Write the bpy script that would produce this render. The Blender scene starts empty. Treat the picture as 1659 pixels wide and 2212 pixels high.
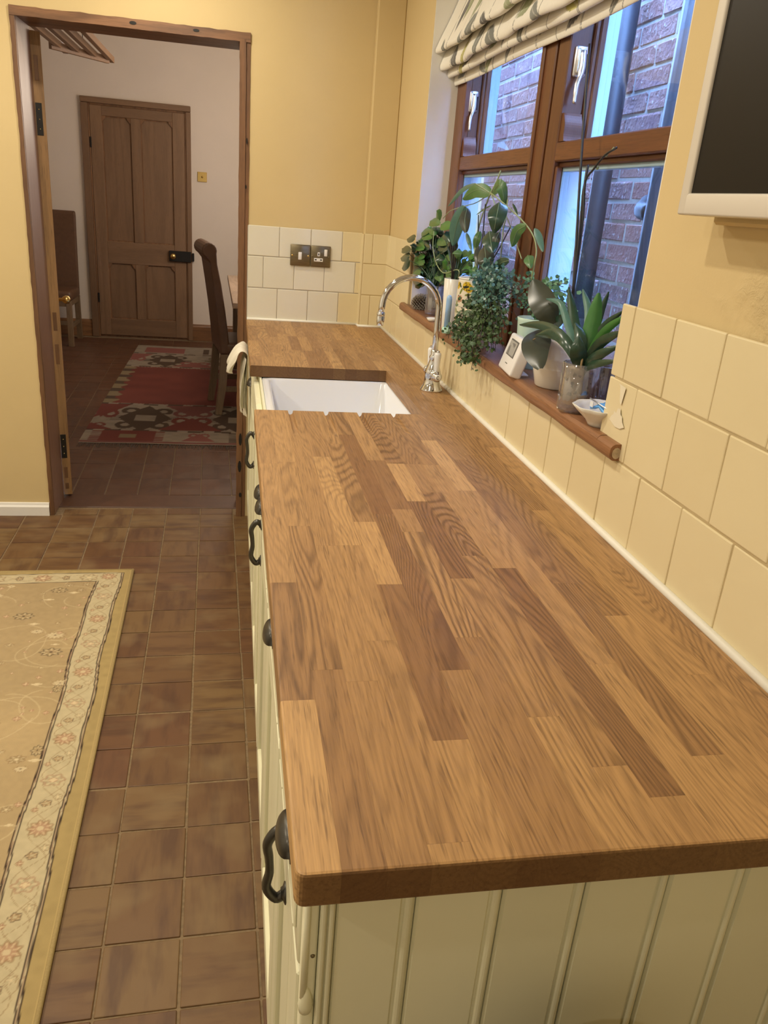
import bpy, bmesh, math, random
import numpy as np
from mathutils import Vector, Matrix, Quaternion
random.seed(7)
rng = np.random.default_rng(7)
PI = math.pi
scene = bpy.context.scene
COL = scene.collection

# ------------------------------------------------------------------ camera
cam_d = bpy.data.cameras.new('camera')
cam_d.sensor_fit = 'HORIZONTAL'; cam_d.sensor_width = 36.0
cam_d.lens = 1708.1 * 36.0 / 1659.0
cam_d.clip_start = 0.02; cam_d.clip_end = 60
cam = bpy.data.objects.new('camera', cam_d); COL.objects.link(cam)
cam.location = (-0.052, 0.0, 1.431)
cam.rotation_euler = (1.19851878, -0.0760151834, -0.173517412)
scene.camera = cam

# ------------------------------------------------------------------ world
world = bpy.data.worlds.new('dusk_sky'); scene.world = world; world.use_nodes = True
wb = world.node_tree.nodes['Background']
wb.inputs[0].default_value = (0.25, 0.46, 1.0, 1); wb.inputs[1].default_value = 36

# ------------------------------------------------------------------ lights and exposure
def lamp(name, loc, power, color=(1, .87, .68), size=.12, rot=(0, 0, 0), kind='AREA', spread=None, size_y=None):
    d = bpy.data.lights.new(name, kind); d.energy = power; d.color = color
    if kind == 'AREA':
        d.shape = 'DISK' if size_y is None else 'RECTANGLE'; d.size = size
        if size_y: d.size_y = size_y
        if spread: d.spread = spread
    else:
        d.shadow_soft_size = size
    o = bpy.data.objects.new(name, d); COL.objects.link(o); o.location = loc; o.rotation_euler = rot
    return o
WARM = (1, .90, .735)
for lx, ly, pw in ((-.30, 3.02, 6), (-.45, 1.85, 9), (-1.55, 2.95, 10), (-1.75, 1.5, 10), (-.35, .95, 5.6), (-1.6, .1, 7), (-.9, -1.0, 4.5)):  # last pair is unseen fill, added to brighten the end panel
    lamp('ceiling_spot_and_fill', (lx, ly, 2.385), pw, WARM, .07)
lamp('dining_fill', (.30, 6.2, 1.95), 30, (1, .84, .66), .3, kind='POINT')  # unseen warm fill, added to brighten the dining room
lamp('dining_window', (.82, 6.5, 1.55), 7, (.72, .82, 1.0), 1.1, (0, PI / 2, 0), size_y=1.0)
scene.view_settings.view_transform = 'Standard'
scene.view_settings.look = 'None'
scene.view_settings.gamma = 1.0
scene.view_settings.use_curve_mapping = False
scene.view_settings.exposure = 0.46

# ------------------------------------------------------------------ helpers
def lin(r, g, b):
    f = lambda c: (c / 255 / 12.92) if c / 255 <= .04045 else ((c / 255 + .055) / 1.055) ** 2.4
    return (f(r), f(g), f(b))

class NT:
    def __init__(s, m):
        s.m = m; s.t = m.node_tree; s.n = s.t.nodes; s.l = s.t.links
        s.out = s.n['Material Output']; s.b = s.n['Principled BSDF']
    def node(s, typ, ins=None, **kw):
        nd = s.n.new(typ)
        for k, v in kw.items(): setattr(nd, k, v)
        for k, v in (ins or {}).items(): s.put(nd.inputs[k], v)
        return nd
    def put(s, sock, v):
        if isinstance(v, bpy.types.NodeSocket): s.l.new(v, sock)
        elif isinstance(v, (tuple, list)) and len(v) == 3 and sock.type == 'RGBA': sock.default_value = (*v, 1)
        else: sock.default_value = v
    def math(s, op, a, b=0.0, c=0.0, clamp=False):
        nd = s.n.new('ShaderNodeMath'); nd.operation = op; nd.use_clamp = clamp
        s.put(nd.inputs[0], a); s.put(nd.inputs[1], b)
        if op in ('MULTIPLY_ADD', 'SMOOTH_MIN', 'COMPARE'): s.put(nd.inputs[2], c)
        return nd.outputs[0]
    def mix(s, f, a, b, mode='MIX'):
        nd = s.n.new('ShaderNodeMix'); nd.data_type = 'RGBA'; nd.blend_type = mode; nd.clamp_factor = True
        s.put(nd.inputs[0], f); s.put(nd.inputs[6], a); s.put(nd.inputs[7], b)
        return nd.outputs[2]
    def coord(s, kind='Object'): return s.node('ShaderNodeTexCoord').outputs[kind]
    def rand(s): return s.node('ShaderNodeObjectInfo').outputs['Random']
    def attr(s, name, t='OBJECT', out='Fac'):
        nd = s.n.new('ShaderNodeAttribute'); nd.attribute_type = t; nd.attribute_name = name; return nd.outputs[out]
    def map(s, v, scale=(1, 1, 1), loc=(0, 0, 0), rot=(0, 0, 0)):
        nd = s.node('ShaderNodeMapping', {'Vector': v, 'Scale': scale, 'Location': loc, 'Rotation': rot}); return nd.outputs[0]
    def shift(s, v, k=37.0):
        r = s.math('MULTIPLY', s.rand(), k)
        c = s.node('ShaderNodeCombineXYZ', {0: r, 1: s.math('MULTIPLY', r, 1.7), 2: s.math('MULTIPLY', r, .6)}).outputs[0]
        return s.node('ShaderNodeVectorMath', {0: v, 1: c}, operation='ADD').outputs[0]
    def noise(s, v, scale, detail=2, rough=.5, dist=0, out='Fac'):
        nd = s.node('ShaderNodeTexNoise', {'Vector': v, 'Scale': scale, 'Detail': detail, 'Roughness': rough, 'Distortion': dist}); return nd.outputs[out]
    def ramp(s, f, stops):
        nd = s.n.new('ShaderNodeValToRGB'); s.put(nd.inputs[0], f); el = nd.color_ramp.elements
        while len(el) < len(stops): el.new(.5)
        for e, (p, c) in zip(el, stops): e.position = p; e.color = (*c, 1) if len(c) == 3 else c
        return nd.outputs[0]
    def bump(s, h, strength=.3, dist=.002):
        nd = s.node('ShaderNodeBump', {'Height': h, 'Strength': strength, 'Distance': dist}); s.l.new(nd.outputs[0], s.b.inputs['Normal'])

def mat(name, col=(.5, .5, .5), rough=.5, metal=0, spec=.5, **kw):
    m = bpy.data.materials.new(name); m.use_nodes = True
    b = m.node_tree.nodes['Principled BSDF']
    b.inputs['Base Color'].default_value = (*col, 1); b.inputs['Roughness'].default_value = rough
    b.inputs['Metallic'].default_value = metal; b.inputs['Specular IOR Level'].default_value = spec
    for k, v in kw.items(): b.inputs[k.replace('_', ' ')].default_value = v
    return m

def speckle(name, col, rough=.5, scale=40, amt=.12, bump=.1, spec=.4, detail=3, metal=0, bdist=.002, stretch=(1, 1, 1), vary=.06):
    m = mat(name, col, rough, metal, spec); t = NT(m)
    v = t.shift(t.map(t.coord(), stretch)); n = t.noise(v, scale, detail)
    dark = tuple(c * (1 - amt) for c in col); light = tuple(min(1, c * (1 + amt)) for c in col)
    c = t.mix(n, dark, light)
    r = t.math('MULTIPLY_ADD', t.rand(), 2 * vary, 1 - vary)
    c = t.mix(1.0, c, t.node('ShaderNodeCombineColor', {0: r, 1: r, 2: r}).outputs[0], 'MULTIPLY')
    t.put(t.b.inputs['Base Color'], c)
    if bump: t.bump(n, bump, bdist)
    return m

def wood(name, dark, light, axis='Y', rings=70, fig=.45, pore=.25, rough=.35, scale=14, stretch=.12, tone=None, figattr=None, fine=420, vary=.1, spec=.5):
    m = mat(name, light, rough, 0, spec); t = NT(m)
    v = t.shift(t.coord())
    sc = {'X': (stretch, 1, 1), 'Y': (1, stretch, 1), 'Z': (1, 1, stretch)}[axis]
    sf = {'X': (.03, 1, 1), 'Y': (1, .03, 1), 'Z': (1, 1, .03)}[axis]
    n1 = t.noise(t.map(v, sc), scale, 2.4, .42, .15)
    line = t.math('MULTIPLY_ADD', t.math('SINE', t.math('MULTIPLY', n1, rings)), .5, .5)
    line = t.math('POWER', line, 2.0)
    wig = t.noise(t.map(v, tuple(q if q == 1 else q * 2 for q in sc)), 90, 2)
    line = t.math('MULTIPLY', line, t.math('MULTIPLY_ADD', wig, 1.2, .35), clamp=True)
    big = t.noise(t.map(v, sc), scale * .35, 2)
    n2 = t.noise(t.map(v, sf), fine, 3, .6)
    tn = t.attr(tone) if tone else t.math('MULTIPLY_ADD', t.rand(), .5, .3)
    tn = t.math('ADD', tn, t.math('MULTIPLY_ADD', big, .5, -.25))
    base = t.mix(tn, dark, light)
    f = t.math('MULTIPLY', t.attr(figattr), fig * 1.25) if figattr else fig
    lf = t.math('MULTIPLY', line, f)
    base = t.mix(lf, base, tuple(c * .45 for c in dark))
    dash = t.noise(t.map(v, tuple(1 if q == 1 else .06 for q in sc)), fine * .55, 2, .7)
    pf = t.math('ADD', t.math('MULTIPLY', t.math('SUBTRACT', n2, .35, clamp=True), pore * 1.6), t.math('MULTIPLY', t.math('SUBTRACT', dash, .52, clamp=True), pore * 5.0), clamp=True)
    base = t.mix(pf, base, tuple(c * .4 for c in dark))
    if figattr:      # end grain drinks the oil and stays darker
        nz = t.node('ShaderNodeSeparateXYZ', {0: t.coord('Normal')}).outputs[1]
        eg = t.math('MULTIPLY', t.math('SUBTRACT', t.math('ABSOLUTE', nz), .6, clamp=True), 1.9, clamp=True)
        base = t.mix(eg, base, (.085, .036, .012))
    t.put(t.b.inputs['Base Color'], base)
    t.put(t.b.inputs['Roughness'], t.math('MULTIPLY_ADD', n2, .25, rough - .1))
    t.bump(n2, .08, .001)
    return m

class MB:
    """collects geometry in world coordinates"""
    def __init__(s): s.v = []; s.f = []; s.sm = []
    def add(s, vs, fs, smooth=False):
        o = len(s.v); s.v += [tuple(v) for v in vs]; s.f += [tuple(i + o for i in f) for f in fs]; s.sm += [smooth] * len(fs); return s
    def box(s, x0, x1, y0, y1, z0, z1, bev=0, M=None, seg=1):
        if bev:
            bm = bmesh.new(); bmesh.ops.create_cube(bm, size=1)
            for v in bm.verts: v.co = Vector(((x0 + x1) / 2 + v.co.x * (x1 - x0), (y0 + y1) / 2 + v.co.y * (y1 - y0), (z0 + z1) / 2 + v.co.z * (z1 - z0)))
            bmesh.ops.bevel(bm, geom=bm.edges[:], offset=bev, segments=seg, profile=.5, affect='EDGES')
            return s.bm(bm, M, smooth=seg > 1)
        vs = [Vector(p) for p in ((x0, y0, z0), (x1, y0, z0), (x1, y1, z0), (x0, y1, z0), (x0, y0, z1), (x1, y0, z1), (x1, y1, z1), (x0, y1, z1))]
        if M: vs = [M @ v for v in vs]
        return s.add(vs, [(3, 2, 1, 0), (4, 5, 6, 7), (0, 1, 5, 4), (1, 2, 6, 5), (2, 3, 7, 6), (3, 0, 4, 7)])
    def bm(s, bm, M=None, smooth=False):
        bm.verts.index_update(); vs = [(M @ v.co) if M else v.co.copy() for v in bm.verts]
        s.add(vs, [[v.index for v in f.verts] for f in bm.faces], smooth); bm.free(); return s
    def tube(s, pts, r, n=8, cap=True, smooth=True):
        pts = [Vector(p) for p in pts]; rs = r if isinstance(r, (list, tuple)) else [r] * len(pts)
        vs = []; prev = None
        for i, p in enumerate(pts):
            t = (pts[min(i + 1, len(pts) - 1)] - pts[max(i - 1, 0)]).normalized()
            if prev is None:
                a = Vector((0, 0, 1)) if abs(t.z) < .9 else Vector((1, 0, 0)); u = t.cross(a).normalized()
            else:
                u = (prev - t * prev.dot(t)).normalized()
            prev = u; w = t.cross(u)
            for k in range(n):
                a = 2 * PI * k / n; vs.append(p + (u * math.cos(a) + w * math.sin(a)) * rs[i])
        fs = []
        for i in range(len(pts) - 1):
            for k in range(n):
                fs.append((i * n + k, i * n + (k + 1) % n, (i + 1) * n + (k + 1) % n, (i + 1) * n + k))
        if cap: fs += [tuple(range(n))[::-1], tuple((len(pts) - 1) * n + k for k in range(n))]
        return s.add(vs, fs, smooth)
    def lathe(s, cx, cy, prof, n=32, smooth=True, rmod=None, M=None):
        """prof = [(r, z)...] turned about the vertical through cx, cy"""
        vs = []
        for r, z in prof:
            for k in range(n):
                a = 2 * PI * k / n; rr = r * (rmod(a, z) if rmod else 1)
                p = Vector((rr * math.cos(a), rr * math.sin(a), z))
                if M: p = M @ p
                vs.append(p + Vector((cx, cy, 0)))
        fs = []
        for i in range(len(prof) - 1):
            for k in range(n):
                fs.append((i * n + k, i * n + (k + 1) % n, (i + 1) * n + (k + 1) % n, (i + 1) * n + k))
        if prof[0][0] > 1e-5: fs.append(tuple(range(n))[::-1])
        if prof[-1][0] > 1e-5: fs.append(tuple((len(prof) - 1) * n + k for k in range(n)))
        return s.add(vs, fs, smooth)
    def grid(s, P, smooth=True, close=False):
        """P: list of rows of points"""
        nr = len(P); nc = len(P[0]); vs = [p for row in P for p in row]
        fs = [(i * nc + j, i * nc + j + 1, (i + 1) * nc + j + 1, (i + 1) * nc + j) for i in range(nr - 1) for j in range(nc - 1)]
        return s.add(vs, fs, smooth)
    def extrude(s, prof, axis, a, b, smooth=False, closed=True):
        """prof = 2D points; axis X: (y,z)  Y: (x,z)  Z: (x,y)"""
        def mk(p, t): return {'X': (t, p[0], p[1]), 'Y': (p[0], t, p[1]), 'Z': (p[0], p[1], t)}[axis]
        n = len(prof); vs = [mk(p, a) for p in prof] + [mk(p, b) for p in prof]
        fs = [(k, (k + 1) % n, n + (k + 1) % n, n + k) for k in range(n if closed else n - 1)]
        if closed: fs += [tuple(range(n))[::-1], tuple(range(n, 2 * n))]
        return s.add(vs, fs, smooth)
    def mesh(s, off=Vector((0, 0, 0)), fix=True):
        me = bpy.data.meshes.new('m')
        me.from_pydata([tuple(Vector(v) - off) for v in s.v], [], s.f)
        me.polygons.foreach_set('use_smooth', s.sm)
        if fix:
            bm = bmesh.new(); bm.from_mesh(me); bmesh.ops.recalc_face_normals(bm, faces=bm.faces[:]); bm.to_mesh(me); bm.free()
        me.update(); return me
    def build(s, name, m, parent=None, loc=None, fix=True, kind=None):
        """parent: translation-only parent. loc: origin for a top-level mesh"""
        pl = wloc(parent) if parent else Vector((0, 0, 0))
        o_w = Vector(loc) if loc is not None else pl
        me = s.mesh(o_w, fix); me.name = name; me.materials.append(m)
        o = bpy.data.objects.new(name, me); COL.objects.link(o); o.location = o_w - pl
        if parent: o.parent = parent
        if kind: o['kind'] = kind
        return o

def wloc(o):
    v = Vector((0, 0, 0))
    while o: v += o.location; o = o.parent
    return v
def thing(name, label, cat, loc=(0, 0, 0), group=None):
    o = bpy.data.objects.new(name, None); o.empty_display_size = .05; COL.objects.link(o); o.location = loc
    o['label'] = label; o['category'] = cat
    if group: o['group'] = group
    return o
def tag(o, label, cat, group=None, kind=None):
    o['label'] = label; o['category'] = cat
    if group: o['group'] = group
    if kind: o['kind'] = kind
    return o
def struct(o, label=None, cat=None):
    o['kind'] = 'structure'
    if label: o['label'] = label
    if cat: o['category'] = cat
    return o
def box(name, m, x0, x1, y0, y1, z0, z1, parent=None, bev=0, seg=1, loc=None):
    return MB().box(x0, x1, y0, y1, z0, z1, bev, seg=seg).build(name, m, parent, loc=loc)
def paint(o, cols):
    me = o.data; a = me.color_attributes.new('print', 'FLOAT_COLOR', 'POINT')
    c = np.ones((len(me.vertices), 4), dtype=np.float32); c[:, :3] = cols; a.data.foreach_set('color', c.ravel())
def printed(name, rough=.8, bump=.0, scale=300, sheen=0):
    m = mat(name, (.5, .5, .5), rough, 0, .3); t = NT(m)
    c = t.attr('print', 'GEOMETRY', 'Color'); t.put(t.b.inputs['Base Color'], c)
    if bump: t.bump(t.noise(t.coord(), scale, 2), bump, .002)
    return m
def smooth_path(pts, n=6):
    """Catmull-Rom through the points"""
    P = [Vector(p) for p in pts]
    if len(P) < 3: return P
    Q = [P[0] * 2 - P[1]] + P + [P[-1] * 2 - P[-2]]; out = []
    for i in range(1, len(Q) - 2):
        for k in range(n):
            t = k / n; a, b, c, d = Q[i - 1], Q[i], Q[i + 1], Q[i + 2]
            out.append(.5 * ((2 * b) + (c - a) * t + (2 * a - 5 * b + 4 * c - d) * t * t + (3 * b - a - 3 * c + d) * t ** 3))
    out.append(P[-1]); return out

# ------------------------------------------------------------------ materials
M = {}
def plaster(name, col, damp=False):
    m = mat(name, col, .75, 0, .25); t = NT(m); v = t.coord('Object')
    n = t.noise(v, 3.0, 4, .6); f = t.noise(v, 260, 3)
    c = t.mix(n, tuple(x * .93 for x in col), tuple(min(1, x * 1.05) for x in col))
    h = t.math('ADD', t.math('MULTIPLY', n, .8), t.math('MULTIPLY', f, .25))
    if damp:
        sx = t.node('ShaderNodeSeparateXYZ', {0: v})
        # blistered plaster low on the wall under the screen
        dy = t.math('ABSOLUTE', t.math('SUBTRACT', sx.outputs[1], .90)); dz = t.math('ABSOLUTE', t.math('SUBTRACT', sx.outputs[2], 1.345))
        mask = t.math('SUBTRACT', 1.0, t.math('ADD', t.math('MULTIPLY', dy, 7.5), t.math('MULTIPLY', dz, 9.0)), clamp=True)
        bl = t.noise(v, 75, 5, .68, .6)
        mask2 = t.math('MULTIPLY', mask, t.ramp(t.noise(v, 16, 2), [(.38, (0, 0, 0)), (.6, (1, 1, 1))]))
        h = t.math('ADD', h, t.math('MULTIPLY', t.math('MULTIPLY', bl, mask2), 16.0))
        c = t.mix(t.math('MULTIPLY', mask2, t.math('MULTIPLY', bl, .55)), c, tuple(x * .62 for x in col))
    t.put(t.b.inputs['Base Color'], c); t.bump(h, .35, .0016); return m
YEL = (.665, .520, .270)
M['wall'] = plaster('yellow_emulsion', YEL)
M['wall_damp'] = plaster('yellow_emulsion_blistered', YEL, True)
M['reveal'] = plaster('cream_reveal_plaster', (.88, .86, .80))
M['ceiling'] = speckle('white_ceiling_paint', (.82, .80, .74), .8, 5, .03, 0)
M['dining_wall'] = speckle('blush_white_emulsion', (.74, .64, .53), .8, 4, .04, 0)
def tile_mat(name, c1, c2):
    m = mat(name, c1, .33, 0, .45); t = NT(m); v = t.shift(t.coord())
    n = t.noise(v, 9, 3, .6); w = t.noise(t.map(v, (1, 1, 1)), 45, 2)
    c = t.mix(t.math('MULTIPLY_ADD', t.rand(), .6, t.math('MULTIPLY', n, .5)), c1, c2)
    t.put(t.b.inputs['Base Color'], c); t.bump(t.math('ADD', n, t.math('MULTIPLY', w, .15)), .35, .004); return m
M['tile_cream'] = tile_mat('cream_glazed_tile', (.72, .69, .56), (.78, .75, .64))
M['tile_yellow'] = tile_mat('yellow_cream_tile', (.73, .62, .375), (.78, .68, .43))
M['grout'] = speckle('old_grout', (.53, .42, .23), .85, 60, .15, .3)
M['grout_cream'] = speckle('grey_grout', (.46, .42, .34), .85, 60, .15, .3)
M['sealant'] = speckle('white_silicone', (.88, .86, .76), .4, 30, .03, .05)
M['white_gloss'] = speckle('white_gloss_paint', (.84, .82, .78), .35, 8, .03, .03)
M['cream'] = speckle('cream_cabinet_paint', (.79, .765, .55), .42, 6, .03, .04, stretch=(1, 1, .4))
M['oak'] = wood('oiled_oak_stave', (.235, .108, .042), (.63, .375, .150), 'Y', 330, .52, .46, .44, 7, .11, 'tone', 'figure', 430, spec=.45)
M['pine_dark'] = wood('old_stained_pine', (.10, .045, .020), (.34, .17, .075), 'Z', 40, .35, .35, .45, 9, .08)
M['pine_light'] = wood('waxed_pine_edge', (.22, .12, .05), (.48, .28, .12), 'Z', 40, .35, .35, .5, 9, .08)
M['lining'] = wood('brown_painted_lining', (.19, .10, .065), (.30, .175, .12), 'Z', 30, .10, .15, .35, 7, .08)
M['lintel'] = wood('old_pine_lintel', (.11, .05, .022), (.34, .17, .08), 'X', 45, .5, .35, .45, 9, .08)
M['pine_door'] = wood('stripped_pine_door', (.15, .080, .038), (.27, .155, .080), 'Z', 36, .22, .25, .5, 6, .08)
M['pine_rail'] = wood('stripped_pine_rail', (.15, .080, .038), (.27, .155, .080), 'X', 36, .22, .25, .5, 6, .08)
M['win'] = wood('mahogany_window_stain', (.105, .036, .013), (.235, .090, .033), 'Z', 40, .25, .35, .33, 8, .07)
M['win_h'] = wood('mahogany_window_rail', (.105, .036, .013), (.235, .090, .033), 'Y', 40, .25, .35, .33, 8, .07)
M['sill'] = wood('waxed_pine_sill', (.20, .085, .035), (.48, .235, .105), 'Y', 40, .35, .35, .4, 8, .08)
M['chrome'] = mat('chrome', (.76, .78, .82), .07, 1)
M['ceramic'] = mat('white_ceramic', (.86, .86, .84), .12, 0, .6)
M['fireclay'] = mat('white_fireclay', (.85, .86, .88), .12, 0, .6)
M['iron'] = speckle('dark_pewter', (.085, .08, .07), .34, 60, .3, .15, metal=.8)
M['iron_black'] = speckle('black_iron', (.022, .02, .018), .45, 60, .3, .2, metal=.4)
M['bronze'] = speckle('aged_bronze_plate', (.23, .19, .115), .33, 25, .3, .05, metal=.85, stretch=(1, 1, 6))
M['brass'] = mat('brass', (.70, .52, .20), .25, 1)
M['white_plastic'] = mat('white_plastic', (.82, .81, .80), .35, 0, .5)
M['black'] = mat('black_slot', (.01, .01, .01), .6)
M['screen'] = mat('dark_screen', (.010, .008, .006), .4, 0, .2)
M['tvwhite'] = speckle('pearl_white_plastic', (.70, .65, .56), .35, 4, .02, 0)
M['satin'] = mat('satin_aluminium', (.72, .74, .78), .28, .9)
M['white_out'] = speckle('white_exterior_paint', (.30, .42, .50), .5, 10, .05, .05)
M['leather'] = speckle('brown_leather', (.115, .058, .030), .40, 30, .25, .25, detail=4)
M['oakleg'] = wood('oak_chair_leg', (.13, .08, .04), (.26, .17, .09), 'Z', 40, .2, .3, .5)
M['tabletop'] = wood('worn_oak_table', (.24, .15, .09), (.46, .32, .21), 'Y', 40, .25, .3, .45)
M['rackwood'] = wood('airer_pine', (.14, .07, .03), (.28, .15, .07), 'Y', 40, .2, .25, .5)
M['towel'] = speckle('cream_cotton', (.76, .72, .60), .9, 300, .06, .5, bdist=.003)
M['cast'] = speckle('black_cast_iron_pipe', (.028, .028, .034), .5, 25, .3, .25)
M['slab'] = speckle('outdoor_concrete', (.2, .2, .2), .9, 10, .2, .3)
M['mortar'] = speckle('lime_mortar', (.42, .43, .42), .9, 60, .25, .5)
def quarry(name, cols, rough=.46):
    m = mat(name, cols[0], rough, 0, .45); t = NT(m); o = t.coord()
    v = t.shift(o); r = t.rand()
    base = t.ramp(r, [(0, cols[0]), (.33, cols[1]), (.66, cols[2]), (1, cols[3])])
    ang = t.math('MULTIPLY', t.math('ROUND', t.math('FRACT', t.math('MULTIPLY', r, 7.3))), PI / 2)
    rv = t.node('ShaderNodeVectorRotate', {'Vector': v, 'Angle': ang}).outputs[0]
    st = t.noise(t.map(rv, (1, .18, 1)), 26, 3, .55); bl = t.noise(v, 9, 2)
    c = t.mix(t.ramp(st, [(.45, (0, 0, 0)), (.66, (.68, .68, .68))]), base, cols[4])
    c = t.mix(t.ramp(bl, [(.5, (0, 0, 0)), (.75, (.55, .55, .55))]), c, cols[5])
    sx = t.node('ShaderNodeSeparateXYZ', {0: o})
    ed = t.math('MAXIMUM', t.math('ABSOLUTE', sx.outputs[0]), t.math('ABSOLUTE', sx.outputs[1]))
    gr = t.noise(v, 900, 1)
    c = t.mix(t.math('MULTIPLY', gr, .10), c, tuple(x * 1.6 for x in cols[1]))
    t.put(t.b.inputs['Base Color'], c); t.put(t.b.inputs['Roughness'], t.math('MULTIPLY_ADD', bl, .25, rough - .08))
    t.bump(t.math('ADD', t.math('MULTIPLY', bl, 1.0), t.math('MULTIPLY', gr, .12)), .3, .003); return m
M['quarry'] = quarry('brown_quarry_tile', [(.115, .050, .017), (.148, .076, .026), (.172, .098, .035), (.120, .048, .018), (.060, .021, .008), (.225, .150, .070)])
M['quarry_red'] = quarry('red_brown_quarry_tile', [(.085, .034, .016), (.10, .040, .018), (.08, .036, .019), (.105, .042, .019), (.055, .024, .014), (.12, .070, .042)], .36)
M['joint'] = speckle('dirty_floor_grout', (.21, .145, .08), .85, 90, .5, .4)
M['threshold'] = speckle('worn_threshold', (.085, .038, .02), .45, 20, .3, .2)
def brickmat():
    m = mat('old_red_brick', (.3, .15, .12), .85, 0, .2); t = NT(m); v = t.shift(t.coord())
    base = t.ramp(t.rand(), [(0, (.24, .105, .085)), (.3, (.32, .17, .145)), (.55, (.20, .125, .145)), (.8, (.36, .21, .18)), (1, (.17, .105, .12))])
    n = t.noise(v, 22, 5, .65); w = t.noise(v, 55, 3)
    c = t.mix(t.ramp(n, [(.35, (0, 0, 0)), (.7, (1, 1, 1))]), base, (.33, .21, .19))
    c = t.mix(t.ramp(w, [(.62, (0, 0, 0)), (.72, (.8, .8, .8))]), c, (.6, .6, .6))
    t.put(t.b.inputs['Base Color'], c); t.bump(t.math('ADD', n, w), .9, .008); return m
M['brick'] = brickmat()
def glassy(name, tint=(1, 1, 1), refl=.08, rough=.0, body=None, bodyf=0.0):
    m = bpy.data.materials.new(name); m.use_nodes = True; t = NT(m); t.n.remove(t.b)
    fr0 = t.node('ShaderNodeLayerWeight', {'Blend': .5}).outputs['Facing']
    tr = t.node('ShaderNodeBsdfTransparent', {'Color': t.mix(t.math('POWER', fr0, 3.0), tint, tuple(x * (.6 if refl > .1 else .95) for x in tint))}); gl = t.node('ShaderNodeBsdfGlossy', {'Roughness': rough})
    fr = t.node('ShaderNodeLayerWeight', {'Blend': .5}).outputs['Facing']
    f = t.math('MULTIPLY_ADD', t.math('POWER', fr, 5.0), .9, refl, clamp=True)
    mx = t.node('ShaderNodeMixShader', {0: f, 1: tr.outputs[0], 2: gl.outputs[0]})
    out = mx.outputs[0]
    if body:
        df = t.node('ShaderNodeBsdfDiffuse', {'Color': body}); out = t.node('ShaderNodeMixShader', {0: bodyf, 1: out, 2: df.outputs[0]}).outputs[0]
    t.l.new(out, t.out.inputs[0]); return m
M['pane'] = glassy('window_glass', (.96, .98, 1), .02)
M['tumbler'] = glassy('pressed_glass', (.93, .94, .97), .28, .02, (.85, .90, 1), .06)
M['tumbler_blue'] = glassy('clear_tumbler_glass', (.82, .88, .97), .20, .02)
def leafmat(name, c1, c2, rough=.35, trans=.15):
    m = mat(name, c1, rough, 0, .5); t = NT(m); v = t.shift(t.coord()); n = t.noise(v, 60, 3)
    t.put(t.b.inputs['Base Color'], t.mix(n, c1, c2)); return m
M['leaf_d'] = leafmat('dark_leaf', (.016, .042, .026), (.032, .080, .045), .25)
M['leaf_g'] = leafmat('green_leaf', (.045, .12, .035), (.10, .21, .06), .35)
M['leaf_G'] = leafmat('bright_leaf', (.035, .15, .03), (.06, .22, .04), .35)
M['leaf_t'] = leafmat('teal_leaf', (.055, .14, .11), (.10, .22, .17), .3)
M['leaf_b'] = leafmat('bronze_green_leaf', (.030, .038, .022), (.055, .060, .035), .3)
M['vein'] = mat('pale_vein', (.22, .30, .16), .5)
M['stem_pale'] = mat('pale_stem', (.30, .36, .18), .5)
M['stem_dark'] = mat('dark_stem', (.018, .018, .016), .4)
M['frond'] = mat('black_wiry_stem', (.03, .02, .015), .4)
M['soil'] = speckle('dark_compost', (.03, .02, .014), .95, 120, .6, .9)
M['bark'] = speckle('orchid_bark', (.55, .44, .30), .9, 90, .5, .9)
M['potwhite'] = speckle('white_glazed_pot', (.82, .79, .70), .25, 8, .03, .03)
M['potcream'] = speckle('cream_speckled_pot', (.72, .62, .47), .35, 60, .1, .05)
M['mint'] = speckle('pale_green_pot', (.56, .74, .64), .3, 20, .04, .05)
M['blue_tube'] = mat('pale_blue_plastic', (.35, .58, .92), .3)
M['mint_base'] = mat('mint_plastic', (.55, .85, .70), .4)
M['binlid'] = mat('dark_grey_lid', (.04, .04, .045), .35)
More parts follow.
